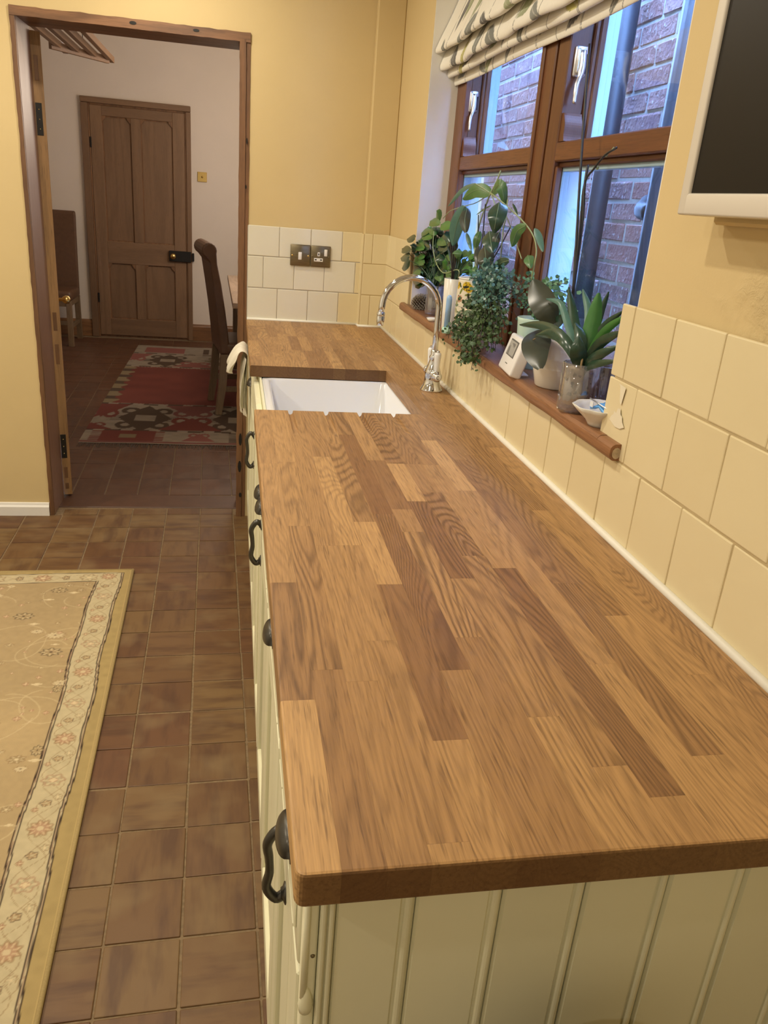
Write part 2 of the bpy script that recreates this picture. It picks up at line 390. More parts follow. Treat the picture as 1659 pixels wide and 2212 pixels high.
HOYA = [([(0.64, 2.2669, 1.4785), (0.62, 2.3376, 1.4853), (0.6, 2.4025, 1.4602)], 0.0425, 'g'), ([(0.64, 2.2503, 1.4798), (0.64, 2.1844, 1.4992), (0.66, 2.1818, 1.4505)], 0.032, 'g'), ([(0.62, 2.3542, 1.5024), (0.61, 2.4594, 1.4834), (0.6, 2.5674, 1.4374)], 0.0163, 't'), ([(0.62, 2.1118, 1.4564), (0.6, 2.0575, 1.4217), (0.6, 2.064, 1.3817)], 0.0503, 'd'), ([(0.61, 2.4103, 1.4407), (0.6, 2.4356, 1.3907), (0.6, 2.4628, 1.3262)], 0.0441, 't'), ([(0.62, 2.414, 1.4363), (0.61, 2.3903, 1.4057), (0.61, 2.3649, 1.3699)], 0.0332, 'b'), ([(0.61, 2.1376, 1.3836), (0.6, 2.084, 1.3627), (0.6, 2.0562, 1.335)], 0.0471, 'd'), ([(0.61, 2.1635, 1.3449), (0.6, 2.1073, 1.3106), (0.6, 2.1192, 1.2684)], 0.045, 'b'), ([(0.62, 2.0814, 1.3845), (0.61, 2.0726, 1.364), (0.61, 2.0755, 1.3332)], 0.0215, 'b'), ([(0.64, 2.3228, 1.3776), (0.63, 2.312, 1.3549), (0.63, 2.3232, 1.3252)], 0.0225, 'g'), ([(0.63, 2.0091, 1.3201), (0.62, 2.0488, 1.3073), (0.62, 2.1063, 1.272)], 0.0277, 'd'), ([(0.64, 2.4664, 1.366), (0.64, 2.4322, 1.3466), (0.64, 2.391, 1.3215)], 0.0133, 't'), ([(0.63, 2.2864, 1.3389), (0.62, 2.2607, 1.315), (0.62, 2.2439, 1.2865)], 0.0179, 'b'), ([(0.64, 1.9458, 1.4061), (0.63, 1.9747, 1.3902), (0.63, 1.9985, 1.3541)], 0.0288, 'g'), ([(0.64, 1.8815, 1.4031), (0.64, 1.8476, 1.387), (0.64, 1.8062, 1.3561)], 0.0163, 't'), ([(0.63, 1.8755, 1.3426), (0.62, 1.8331, 1.3321), (0.62, 1.817, 1.3173)], 0.0251, 'g'), ([(0.65, 2.0925, 1.4551), (0.65, 2.0691, 1.4433), (0.65, 2.0435, 1.4284)], 0.0072, 'd'), ([(0.65, 2.2778, 1.4482), (0.65, 2.3401, 1.4374), (0.65, 2.4135, 1.4207)], 0.0063, 'g')]
HOYA_STEMS = [([(0.625, 2.2233, 1.2084), (0.63, 2.2791, 1.2664), (0.63, 2.3191, 1.3268), (0.64, 2.3383, 1.392), (0.645, 2.3131, 1.4449), (0.64, 2.2626, 1.4786), (0.65, 2.2528, 1.5098), (0.66, 2.2587, 1.5374)], 0.0022), ([(0.63, 2.2264, 1.2084), (0.64, 2.23, 1.3087), (0.645, 2.1529, 1.3877), (0.64, 2.1906, 1.4373), (0.64, 2.2583, 1.4786)], 0.0018), ([(0.64, 2.2626, 1.4801), (0.645, 2.1112, 1.4457), (0.645, 1.9735, 1.4132), (0.64, 1.881, 1.3854), (0.635, 1.8352, 1.3554), (0.63, 1.8229, 1.3239), (0.63, 1.8287, 1.2909)], 0.0018), ([(0.64, 2.2626, 1.4786), (0.635, 2.3756, 1.4531), (0.61, 2.4103, 1.4407), (0.61, 2.5662, 1.4247), (0.61, 2.6515, 1.4005)], 0.0014), ([(0.6, 2.7203, 1.3574), (0.6, 2.7113, 1.3054), (0.6, 2.6382, 1.2582), (0.6, 2.5305, 1.2404), (0.6, 2.3916, 1.2623), (0.6, 2.3525, 1.2579), (0.61, 2.4045, 1.2297), (0.62, 2.4617, 1.1969)], 0.0016), ([(0.655, 2.1529, 1.4642), (0.65, 2.134, 1.4187), (0.65, 2.1438, 1.3861), (0.64, 2.104, 1.3181)], 0.0018), ([(0.65, 2.1321, 1.4233), (0.65, 2.0686, 1.3894), (0.65, 2.029, 1.3646), (0.64, 1.9434, 1.3301)], 0.0014), ([(0.62, 2.3542, 1.5024), (0.63, 2.3096, 1.4909), (0.64, 2.2674, 1.4797)], 0.0014)]
JADE_A = [([(0.6118, 2.7534, 1.3936), (0.6078, 2.7162, 1.4099), (0.6098, 2.7042, 1.4257)], 0.0283, 'g'), ([(0.6052, 2.8131, 1.3869), (0.6012, 2.7236, 1.3848), (0.6032, 2.6629, 1.3824)], 0.0269, 'g'), ([(0.6198, 2.8962, 1.3658), (0.6158, 2.8702, 1.355), (0.6178, 2.8701, 1.3436)], 0.0196, 'G'), ([(0.6077, 2.9202, 1.3387), (0.6037, 2.8248, 1.338), (0.6057, 2.7592, 1.3366)], 0.0279, 'G'), ([(0.5993, 2.9358, 1.2983), (0.5953, 2.8295, 1.3008), (0.5973, 2.7547, 1.302)], 0.0305, 'd'), ([(0.6201, 2.9437, 1.2731), (0.6161, 2.9084, 1.2516), (0.6181, 2.8994, 1.2287)], 0.0392, 'd'), ([(0.5619, 3.0441, 1.2787), (0.5579, 2.9441, 1.2818), (0.5599, 2.8773, 1.2833)], 0.0252, 'd'), ([(0.56, 2.8913, 1.2641), (0.556, 2.9489, 1.2559), (0.558, 3.0394, 1.2455)], 0.0263, 'd'), ([(0.5583, 2.8824, 1.2498), (0.5543, 2.9214, 1.2324), (0.5563, 2.9917, 1.2122)], 0.0313, 'd'), ([(0.5751, 2.8995, 1.3053), (0.5711, 2.8978, 1.2919), (0.5731, 2.9243, 1.277)], 0.0233, 'd'), ([(0.5908, 2.9476, 1.2861), (0.5868, 2.902, 1.277), (0.5888, 2.8842, 1.2667)], 0.0208, 'd'), ([(0.5618, 2.8313, 1.3277), (0.5578, 2.8799, 1.323), (0.5598, 2.9598, 1.317)], 0.0232, 'd'), ([(0.6086, 2.8067, 1.364), (0.6046, 2.7522, 1.3549), (0.6066, 2.7239, 1.3453)], 0.0223, 'g'), ([(0.6464, 2.7821, 1.3153), (0.6424, 2.6894, 1.3038), (0.6444, 2.6238, 1.2917)], 0.0389, 'd'), ([(0.6414, 2.8462, 1.3273), (0.6374, 2.8164, 1.3105), (0.6394, 2.8113, 1.2927)], 0.0304, 'd'), ([(0.6403, 2.76, 1.2915), (0.6363, 2.728, 1.2712), (0.6383, 2.7199, 1.2496)], 0.0369, 'd'), ([(0.64, 2.8356, 1.2677), (0.636, 2.7998, 1.2535), (0.638, 2.7885, 1.2379)], 0.0278, 'g'), ([(0.5937, 2.9394, 1.226), (0.5897, 2.8584, 1.2178), (0.5917, 2.8066, 1.2079)], 0.0308, 't'), ([(0.6155, 2.9208, 1.2016), (0.6115, 2.8167, 1.2072), (0.6135, 2.7432, 1.2106)], 0.0304, 'd'), ([(0.6313, 2.8337, 1.2222), (0.6273, 2.7587, 1.2106), (0.6293, 2.7103, 1.1975)], 0.0348, 'd'), ([(0.6336, 2.6889, 1.2609), (0.6296, 2.6399, 1.2483), (0.6316, 2.6149, 1.2344)], 0.0286, 'd'), ([(0.6462, 2.9272, 1.3083), (0.6422, 2.8879, 1.3243), (0.6442, 2.874, 1.339)], 0.0256, 'g'), ([(0.6053, 2.8207, 1.2986), (0.6013, 2.8659, 1.3081), (0.6033, 2.9397, 1.3167)], 0.0294, 'g'), ([(0.6223, 2.8692, 1.246), (0.6183, 2.8906, 1.2578), (0.6203, 2.9386, 1.2683)], 0.0256, 'd'), ([(0.5968, 2.8541, 1.2035), (0.5928, 2.8796, 1.1875), (0.5948, 2.9333, 1.1687)], 0.0275, 'd'), ([(0.62, 2.7205, 1.3131), (0.616, 2.6426, 1.3119), (0.618, 2.5912, 1.3098)], 0.0245, 'd'), ([(0.6091, 2.9331, 1.2043), (0.6051, 2.8468, 1.2185), (0.6071, 2.7899, 1.2302)], 0.027, 'd'), ([(0.6078, 2.9417, 1.3426), (0.6038, 2.8601, 1.3501), (0.6058, 2.8077, 1.3565)], 0.0239, 'g'), ([(0.6311, 2.6942, 1.2094), (0.6271, 2.6473, 1.2044), (0.6291, 2.6245, 1.1976)], 0.0184, 'd'), ([(0.6297, 2.7409, 1.2292), (0.6257, 2.691, 1.217), (0.6277, 2.6656, 1.2032)], 0.0286, 'g'), ([(0.6316, 2.9497, 1.3287), (0.6276, 2.8649, 1.3319), (0.6296, 2.8085, 1.334)], 0.0243, 'd'), ([(0.637, 2.7237, 1.3139), (0.633, 2.6878, 1.3031), (0.635, 2.6757, 1.2914)], 0.0218, 'g'), ([(0.6448, 2.7315, 1.3415), (0.6408, 2.6695, 1.3465), (0.6428, 2.6323, 1.3506)], 0.019, 'd'), ([(0.6649, 2.9528, 1.2656), (0.6609, 2.8797, 1.2593), (0.6629, 2.8329, 1.2517)], 0.027, 'd'), ([(0.6389, 2.8258, 1.2358), (0.6349, 2.7999, 1.223), (0.6369, 2.7986, 1.2084)], 0.0241, 'd'), ([(0.6234, 2.8169, 1.3577), (0.6194, 2.8569, 1.3493), (0.6214, 2.9246, 1.3398)], 0.0247, 'd'), ([(0.6111, 2.9452, 1.3291), (0.6071, 2.9074, 1.319), (0.6091, 2.8963, 1.3081)], 0.0203, 'd'), ([(0.6236, 2.8982, 1.2079), (0.6196, 2.8997, 1.1953), (0.6216, 2.9274, 1.1804)], 0.0216, 'g'), ([(0.5917, 2.9524, 1.2558), (0.5877, 2.8522, 1.2524), (0.5897, 2.7831, 1.2476)], 0.0313, 'g'), ([(0.6158, 2.8414, 1.1842), (0.6118, 2.8784, 1.1961), (0.6138, 2.943, 1.2062)], 0.0308, 'd'), ([(0.6435, 2.8056, 1.3366), (0.6395, 2.7961, 1.3494), (0.6415, 2.8108, 1.3614)], 0.0211, 'd'), ([(0.5985, 2.9398, 1.1887), (0.5945, 2.8649, 1.2081), (0.5965, 2.819, 1.2246)], 0.0292, 'd'), ([(0.6057, 2.809, 1.2413), (0.6017, 2.8552, 1.2346), (0.6037, 2.9302, 1.2259)], 0.0236, 'G'), ([(0.6206, 2.7485, 1.3518), (0.6166, 2.7813, 1.3543), (0.6186, 2.8405, 1.3562)], 0.0194, 'G'), ([(0.6174, 2.8267, 1.2177), (0.6134, 2.8652, 1.2158), (0.6154, 2.9316, 1.2118)], 0.0201, 'g'), ([(0.579, 2.7785, 1.2152), (0.575, 2.8397, 1.2041), (0.577, 2.9325, 1.1902)], 0.0295, 'g'), ([(0.6138, 2.8308, 1.1908), (0.6098, 2.8649, 1.1783), (0.6118, 2.9269, 1.163)], 0.0244, 'd'), ([(0.5886, 2.7812, 1.2036), (0.5846, 2.8363, 1.1908), (0.5866, 2.9219, 1.1751)], 0.0291, 'd'), ([(0.6468, 2.7171, 1.2255), (0.6428, 2.6599, 1.2355), (0.6448, 2.6271, 1.2435)], 0.0191, 'd'), ([(0.6427, 2.9489, 1.3464), (0.6387, 2.8933, 1.3345), (0.6407, 2.8638, 1.3219)], 0.0267, 'd'), ([(0.5957, 2.9437, 1.2603), (0.5917, 2.856, 1.266), (0.5937, 2.7982, 1.2699)], 0.0236, 'G'), ([(0.6113, 2.9007, 1.2231), (0.6073, 2.9016, 1.2354), (0.6093, 2.929, 1.2461)], 0.0213, 'g'), ([(0.6328, 2.8693, 1.3294), (0.6288, 2.852, 1.3434), (0.6308, 2.8598, 1.3564)], 0.0225, 'd'), ([(0.6604, 2.612, 1.2618), (0.6564, 2.6593, 1.262), (0.6584, 2.7317, 1.2607)], 0.0261, 'G'), ([(0.6543, 2.6276, 1.2283), (0.6503, 2.6628, 1.2347), (0.6523, 2.7224, 1.2396)], 0.0249, 'G'), ([(0.6363, 2.8666, 1.3463), (0.6323, 2.8857, 1.3304), (0.6343, 2.9311, 1.3132)], 0.0293, 'd'), ([(0.6239, 2.8784, 1.2362), (0.6199, 2.8038, 1.2518), (0.6219, 2.7567, 1.2651)], 0.0274, 'G'), ([(0.6312, 2.9512, 1.2533), (0.6272, 2.8716, 1.2523), (0.6292, 2.82, 1.2497)], 0.024, 'G'), ([(0.6313, 2.7009, 1.222), (0.6273, 2.6978, 1.209), (0.6293, 2.7185, 1.1939)], 0.0224, 'd'), ([(0.6236, 2.7097, 1.2673), (0.6196, 2.7707, 1.26), (0.6216, 2.8606, 1.2507)], 0.0302, 'g'), ([(0.6576, 2.7089, 1.3119), (0.6536, 2.7265, 1.3261), (0.6556, 2.7679, 1.3395)], 0.028, 'd'), ([(0.6305, 2.6518, 1.3403), (0.6265, 2.6231, 1.3275), (0.6285, 2.6177, 1.314)], 0.0236, 'd'), ([(0.6163, 2.9352, 1.2334), (0.6123, 2.8311, 1.2453), (0.6143, 2.7577, 1.255)], 0.0315, 'd'), ([(0.6162, 2.7975, 1.2777), (0.6122, 2.8525, 1.2776), (0.6142, 2.9367, 1.2761)], 0.0267, 'd'), ([(0.6462, 2.8074, 1.2635), (0.6422, 2.7526, 1.2557), (0.6442, 2.7227, 1.2465)], 0.0232, 'd'), ([(0.6012, 2.8838, 1.1947), (0.5972, 2.8937, 1.1752), (0.5992, 2.9309, 1.1529)], 0.0321, 'd'), ([(0.5956, 2.933, 1.2906), (0.5916, 2.9092, 1.3052), (0.5936, 2.9125, 1.3185)], 0.0226, 'd'), ([(0.6032, 2.9382, 1.294), (0.5992, 2.9091, 1.3093), (0.6012, 2.907, 1.3231)], 0.0235, 'g'), ([(0.6159, 2.6694, 1.2899), (0.6119, 2.6438, 1.2738), (0.6139, 2.6422, 1.2563)], 0.0291, 'd'), ([(0.6211, 2.7423, 1.3326), (0.6171, 2.6525, 1.3305), (0.6191, 2.5903, 1.3277)], 0.0291, 'g'), ([(0.6516, 2.6168, 1.3071), (0.6476, 2.6463, 1.319), (0.6496, 2.6997, 1.3303)], 0.0284, 'd'), ([(0.6572, 2.6908, 1.3409), (0.6532, 2.7325, 1.337), (0.6552, 2.7998, 1.3322)], 0.0236, 'd'), ([(0.6581, 2.7247, 1.333), (0.6541, 2.7316, 1.32), (0.6561, 2.7621, 1.3059)], 0.0234, 'd'), ([(0.6302, 2.896, 1.2668), (0.6262, 2.8706, 1.28), (0.6282, 2.8706, 1.2918)], 0.02, 'g'), ([(0.6388, 2.8113, 1.3436), (0.6348, 2.8118, 1.3562), (0.6368, 2.837, 1.3681)], 0.022, 'g'), ([(0.6118, 2.9485, 1.2163), (0.6078, 2.8801, 1.2046), (0.6098, 2.8395, 1.1913)], 0.0321, 'd'), ([(0.6303, 2.7789, 1.3157), (0.6263, 2.8072, 1.3257), (0.6283, 2.8615, 1.335)], 0.0249, 'd'), ([(0.6554, 2.919, 1.3092), (0.6514, 2.8287, 1.3051), (0.6534, 2.7661, 1.3002)], 0.0303, 'd'), ([(0.6052, 2.8192, 1.299), (0.6012, 2.8596, 1.2983), (0.6032, 2.9284, 1.2964)], 0.0208, 'g'), ([(0.6318, 2.7406, 1.3115), (0.6278, 2.7723, 1.317), (0.6298, 2.8297, 1.3216)], 0.0214, 'g'), ([(0.5889, 2.936, 1.3011), (0.5849, 2.8468, 1.2994), (0.5869, 2.7879, 1.2966)], 0.0256, 'G'), ([(0.6115, 2.8773, 1.2876), (0.6075, 2.8963, 1.3041), (0.6095, 2.9422, 1.3197)], 0.0316, 'g'), ([(0.6118, 2.9074, 1.3248), (0.6078, 2.9072, 1.308), (0.6098, 2.9337, 1.2898)], 0.029, 'd'), ([(0.6357, 2.9496, 1.2463), (0.6317, 2.879, 1.2467), (0.6337, 2.8355, 1.2456)], 0.0201, 'd'), ([(0.6544, 2.8838, 1.2498), (0.6504, 2.8941, 1.2643), (0.6524, 2.9294, 1.2776)], 0.0268, 'd'), ([(0.6416, 2.9212, 1.3348), (0.6376, 2.9082, 1.3234), (0.6396, 2.9204, 1.311)], 0.0201, 'd'), ([(0.6311, 2.6398, 1.2883), (0.6271, 2.6756, 1.2961), (0.6291, 2.7367, 1.3029)], 0.0256, 'd'), ([(0.6214, 2.8907, 1.2514), (0.6174, 2.9035, 1.2611), (0.6194, 2.9427, 1.2694)], 0.0202, 'd'), ([(0.646, 2.7721, 1.2415), (0.642, 2.7796, 1.2538), (0.644, 2.8115, 1.2648)], 0.0228, 'd'), ([(0.6532, 2.663, 1.3145), (0.6492, 2.6834, 1.3229), (0.6512, 2.7274, 1.3305)], 0.0209, 'd'), ([(0.5832, 2.931, 1.2345), (0.5792, 2.8809, 1.2496), (0.5812, 2.859, 1.2625)], 0.0221, 'g'), ([(0.6041, 2.941, 1.1832), (0.6001, 2.8783, 1.1773), (0.6021, 2.8434, 1.1694)], 0.0233, 'G'), ([(0.637, 2.6277, 1.3045), (0.633, 2.6223, 1.2951), (0.635, 2.64, 1.2844)], 0.0168, 'G')]
JADE_B = [([(0.6053, 2.6538, 1.381), (0.6013, 2.566, 1.3807), (0.6033, 2.5055, 1.3799)], 0.0278, 'G'), ([(0.6107, 2.6034, 1.3621), (0.6067, 2.5559, 1.3486), (0.6087, 2.5323, 1.3347)], 0.0277, 'd'), ([(0.6366, 2.4968, 1.2898), (0.6326, 2.5203, 1.2754), (0.6346, 2.5672, 1.2591)], 0.0274, 'g'), ([(0.6427, 2.5408, 1.265), (0.6387, 2.4714, 1.2632), (0.6407, 2.4258, 1.2602)], 0.0247, 'g'), ([(0.644, 2.4434, 1.2854), (0.64, 2.3977, 1.2776), (0.642, 2.3736, 1.2686)], 0.0218, 'g'), ([(0.6043, 2.4144, 1.3188), (0.6003, 2.401, 1.3065), (0.6023, 2.4096, 1.2929)], 0.0218, 'g'), ([(0.6303, 2.6083, 1.2471), (0.6263, 2.5309, 1.249), (0.6283, 2.4789, 1.2492)], 0.0252, 'd'), ([(0.6436, 2.6475, 1.2182), (0.6396, 2.6023, 1.2298), (0.6416, 2.5805, 1.2393)], 0.018, 'd'), ([(0.6294, 2.58, 1.2902), (0.6254, 2.6164, 1.2832), (0.6274, 2.6778, 1.2745)], 0.0227, 'G'), ([(0.6258, 2.6476, 1.2424), (0.6218, 2.6167, 1.2606), (0.6238, 2.6093, 1.2769)], 0.0272, 'G'), ([(0.6187, 2.681, 1.3042), (0.6147, 2.6093, 1.311), (0.6167, 2.5635, 1.3164)], 0.0223, 'd'), ([(0.6214, 2.5792, 1.2571), (0.6174, 2.5211, 1.2639), (0.6194, 2.4871, 1.269)], 0.0178, 'G'), ([(0.6157, 2.5888, 1.3243), (0.6117, 2.5452, 1.334), (0.6137, 2.5253, 1.3425)], 0.0175, 'd'), ([(0.6229, 2.4788, 1.2341), (0.6189, 2.5218, 1.2378), (0.6209, 2.5897, 1.2399)], 0.0262, 'g'), ([(0.6332, 2.6356, 1.2201), (0.6292, 2.5557, 1.2272), (0.6312, 2.5015, 1.2323)], 0.0256, 'G'), ([(0.6278, 2.6205, 1.259), (0.6238, 2.5802, 1.2706), (0.6258, 2.5634, 1.2806)], 0.0182, 'd'), ([(0.6399, 2.5704, 1.3096), (0.6359, 2.6003, 1.3106), (0.6379, 2.6542, 1.3105)], 0.0188, 'g'), ([(0.6499, 2.4245, 1.245), (0.6459, 2.4144, 1.2591), (0.6479, 2.4251, 1.2717)], 0.0219, 'G'), ([(0.633, 2.3412, 1.2717), (0.629, 2.3401, 1.2635), (0.631, 2.3597, 1.2537)], 0.015, 'G'), ([(0.6269, 2.297, 1.282), (0.6229, 2.2722, 1.2747), (0.6249, 2.2677, 1.266)], 0.0155, 'g'), ([(0.6469, 2.3507, 1.2527), (0.6429, 2.3357, 1.2425), (0.6449, 2.3408, 1.2306)], 0.0187, 'g'), ([(0.6519, 2.3581, 1.2704), (0.6479, 2.3715, 1.2624), (0.6499, 2.4058, 1.2527)], 0.0173, 'g'), ([(0.6497, 2.493, 1.258), (0.6457, 2.4623, 1.2689), (0.6477, 2.4532, 1.2782)], 0.0163, 'd'), ([(0.6319, 2.3649, 1.3196), (0.6279, 2.3694, 1.3126), (0.6299, 2.395, 1.3044)], 0.0143, 'g'), ([(0.6345, 2.3174, 1.2338), (0.6305, 2.3191, 1.2444), (0.6325, 2.3413, 1.2533)], 0.0184, 'd'), ([(0.6285, 2.3503, 1.3033), (0.6245, 2.3014, 1.3051), (0.6265, 2.2741, 1.3057)], 0.0155, 'G'), ([(0.6399, 2.6084, 1.2301), (0.6359, 2.5429, 1.2327), (0.6379, 2.5015, 1.2336)], 0.0206, 'G'), ([(0.6598, 2.5629, 1.2344), (0.6558, 2.5825, 1.2397), (0.6578, 2.6248, 1.2433)], 0.0178, 'g'), ([(0.6212, 2.4722, 1.2962), (0.6172, 2.4526, 1.3088), (0.6192, 2.455, 1.3203)], 0.0195, 'd'), ([(0.6439, 2.452, 1.2791), (0.6399, 2.4061, 1.2796), (0.6419, 2.3818, 1.2789)], 0.0142, 'd'), ([(0.6272, 2.5312, 1.2829), (0.6232, 2.5563, 1.2888), (0.6252, 2.6051, 1.2935)], 0.0201, 'g'), ([(0.6353, 2.4326, 1.274), (0.6313, 2.4083, 1.264), (0.6333, 2.4052, 1.2525)], 0.0195, 'g'), ([(0.6314, 2.3836, 1.2677), (0.6274, 2.3981, 1.2628), (0.6294, 2.4344, 1.2562)], 0.0143, 'G'), ([(0.6571, 2.6039, 1.2371), (0.6531, 2.5732, 1.2479), (0.6551, 2.5647, 1.2569)], 0.0156, 'd'), ([(0.6334, 2.3629, 1.268), (0.6294, 2.3852, 1.268), (0.6314, 2.4295, 1.2667)], 0.016, 'G'), ([(0.6398, 2.4816, 1.2665), (0.6358, 2.4486, 1.2803), (0.6378, 2.4375, 1.2925)], 0.021, 'g'), ([(0.6257, 2.5372, 1.2407), (0.6217, 2.5353, 1.2498), (0.6237, 2.5561, 1.2574)], 0.0156, 'g'), ([(0.6484, 2.5372, 1.305), (0.6444, 2.4742, 1.3053), (0.6464, 2.4344, 1.3046)], 0.0209, 'g'), ([(0.6223, 2.294, 1.31), (0.6183, 2.3108, 1.3072), (0.6203, 2.3489, 1.3033)], 0.0141, 'G'), ([(0.6412, 2.3759, 1.2888), (0.6372, 2.3657, 1.2997), (0.6392, 2.376, 1.3093)], 0.017, 'd'), ([(0.6201, 2.4964, 1.2923), (0.6161, 2.5352, 1.2916), (0.6181, 2.5989, 1.2897)], 0.0222, 'g'), ([(0.6471, 2.388, 1.2384), (0.6431, 2.3681, 1.2481), (0.6451, 2.3687, 1.2561)], 0.0136, 'd'), ([(0.6582, 2.4773, 1.2992), (0.6542, 2.4525, 1.3091), (0.6562, 2.4487, 1.3177)], 0.0152, 'G'), ([(0.6204, 2.5329, 1.2249), (0.6164, 2.4642, 1.2311), (0.6184, 2.42, 1.2352)], 0.0217, 'g'), ([(0.6409, 2.5217, 1.2709), (0.6369, 2.5255, 1.2612), (0.6389, 2.5515, 1.2499)], 0.0176, 'g'), ([(0.6476, 2.6659, 1.2839), (0.6436, 2.6016, 1.2834), (0.6456, 2.5615, 1.2816)], 0.0207, 'g'), ([(0.633, 2.4644, 1.3056), (0.629, 2.4648, 1.2979), (0.631, 2.4871, 1.2891)], 0.0144, 'G'), ([(0.6449, 2.5261, 1.2502), (0.6409, 2.5423, 1.2539), (0.6429, 2.581, 1.2562)], 0.0149, 'G'), ([(0.6383, 2.5442, 1.2375), (0.6343, 2.486, 1.2437), (0.6363, 2.451, 1.2481)], 0.0183, 'G'), ([(0.6418, 2.4283, 1.2243), (0.6378, 2.4621, 1.2272), (0.6398, 2.5189, 1.2285)], 0.0224, 'G')]
STRAP = [([(0.6, 1.4296, 1.165), (0.62, 1.5218, 1.2307), (0.63, 1.6061, 1.2988)], 0.0229, 'd'), ([(0.61, 1.4424, 1.1695), (0.635, 1.4917, 1.2495), (0.64, 1.5563, 1.3005)], 0.0199, 't'), ([(0.6, 1.4238, 1.1711), (0.615, 1.4306, 1.2509), (0.62, 1.437, 1.3054)], 0.033, 'G'), ([(0.62, 1.4564, 1.1671), (0.64, 1.459, 1.2611), (0.65, 1.459, 1.307)], 0.016, 'd'), ([(0.61, 1.4386, 1.1703), (0.63, 1.4205, 1.2403), (0.64, 1.3705, 1.2813)], 0.0156, 'd'), ([(0.6, 1.4168, 1.1742), (0.61, 1.3694, 1.2412), (0.62, 1.3126, 1.2822)], 0.0168, 'G'), ([(0.6, 1.4187, 1.1688), (0.6, 1.3553, 1.2243), (0.6, 1.2841, 1.2567)], 0.0199, 'd'), ([(0.6, 1.4206, 1.1635), (0.59, 1.3331, 1.2062), (0.605, 1.2939, 1.2308)], 0.0205, 'd'), ([(0.6, 1.4335, 1.1642), (0.61, 1.541, 1.2376), (0.61, 1.5907, 1.2672), (0.61, 1.6701, 1.2664)], 0.0151, 't'), ([(0.59, 1.4109, 1.1667), (0.58, 1.4706, 1.2133), (0.575, 1.5792, 1.2214), (0.57, 1.7045, 1.2039)], 0.0197, 'd'), ([(0.585, 1.3999, 1.1688), (0.575, 1.4429, 1.2079), (0.57, 1.5061, 1.217), (0.565, 1.589, 1.1989)], 0.0234, 'd'), ([(0.59, 1.3989, 1.1774), (0.59, 1.4165, 1.2197), (0.59, 1.4544, 1.2461)], 0.0232, 'd'), ([(0.58, 1.3845, 1.1701), (0.575, 1.3866, 1.2034), (0.575, 1.3933, 1.2293)], 0.032, 'd'), ([(0.6, 1.413, 1.175), (0.59, 1.3409, 1.189), (0.6, 1.2806, 1.2076)], 0.0148, 'd')]
PHAL = [([(0.635, 1.6643, 1.2151), (0.61, 1.6799, 1.2523), (0.6, 1.7376, 1.2988)], 0.0576, 'b'), ([(0.6, 1.6584, 1.2012), (0.568, 1.5823, 1.176), (0.562, 1.5262, 1.1418)], 0.062, 'b'), ([(0.64, 1.6815, 1.2071), (0.64, 1.6404, 1.23), (0.65, 1.6391, 1.238)], 0.0235, 'd')]
PHAL_STEMS = [([(0.645, 1.6038, 1.2045), (0.65, 1.632, 1.3157), (0.655, 1.6899, 1.4971), (0.66, 1.7334, 1.6315), (0.665, 1.7735, 1.7684)], 0.0028), ([(0.64, 1.5828, 1.2076), (0.645, 1.6129, 1.2986), (0.65, 1.6341, 1.4257), (0.65, 1.6517, 1.4964), (0.655, 1.6628, 1.5345)], 0.003), ([(0.64, 1.6033, 1.2807), (0.645, 1.6291, 1.4076), (0.65, 1.6541, 1.4964), (0.655, 1.6265, 1.5293), (0.66, 1.5989, 1.5515), (0.665, 1.563, 1.5636)], 0.0022)]

# ================================================================== STRUCTURE
XW, YW, ZT, CEIL = 0.598, 3.54, 0.92, 2.40
WY0, WY1, WZ0, WZ1 = 1.235, 2.985, 1.055, 2.16       # window opening
floor = struct(box('floor', M['joint'], -2.7, .62, -1.7, 3.64, -.06, -.0022))
floor2 = struct(box('floor', M['joint'], -3.1, .9, 3.80, 8.45, -.06, -.0025))
struct(box('trim_1', M['threshold'], -.86, .01, 3.635, 3.802, -.06, .003, bev=.004), 'dark worn threshold across the doorway', 'threshold')
wall_end = MB().box(-2.7, -.861, YW, 3.75, -.02, 2.8).box(-.861, .0, YW, 3.75, 1.998, 2.8).box(0, XW + .01, YW, 3.75, -.02, 2.8).build('wall_end', M['wall'])
struct(wall_end)
# boxed corner pier
struct(box('trim_2', M['wall'], .487, XW, 3.502, YW, .925, CEIL, bev=.004), 'yellow boxed pipe casing in the far corner', 'casing')
wr = MB()
wr.box(XW, .83, -1.7, WY0, -.02, 2.8); wr.box(XW, .83, WY1, 3.75, -.02, 2.8); wr.box(XW, .83, WY0, WY1, -.02, WZ0 - .03); wr.box(XW, .83, WY0, WY1, WZ1, 2.8)
wall_right = wr.build('wall_right', M['wall_damp']); struct(wall_right)
rv = MB().box(XW + .001, .70, WY1 - .004, WY1, 1.085, WZ1).box(XW + .001, .70, WY0, WY0 + .004, 1.085, WZ1).box(XW + .001, .70, WY0, WY1, WZ1 - .004, WZ1)
struct(rv.build('trim_3', M['reveal']), 'pale plaster lining inside the window recess', 'plaster reveal')
struct(box('wall_dining_right', M['dining_wall'], .835, .90, 3.70, 8.45, -.02, 2.8)); struct(box('wall_left', M['reveal'], -2.8, -2.6, -1.7, 3.6, -.02, 2.8)); struct(box('wall_back', M['reveal'], -2.8, .9, -1.8, -1.6, -.02, 2.8))
struct(box('ceiling', M['ceiling'], -2.8, .7, -1.8, 3.6, CEIL, CEIL + .1))
struct(box('ceiling', M['ceiling'], -3.2, .9, 3.7, 8.5, 2.75, 2.85))
struct(box('wall_far', M['dining_wall'], -3.2, .9, 8.26, 8.45, -.02, 2.8))
struct(box('wall_dining_left', M['dining_wall'], -3.2, -3.0, 3.7, 8.4, -.02, 2.8))
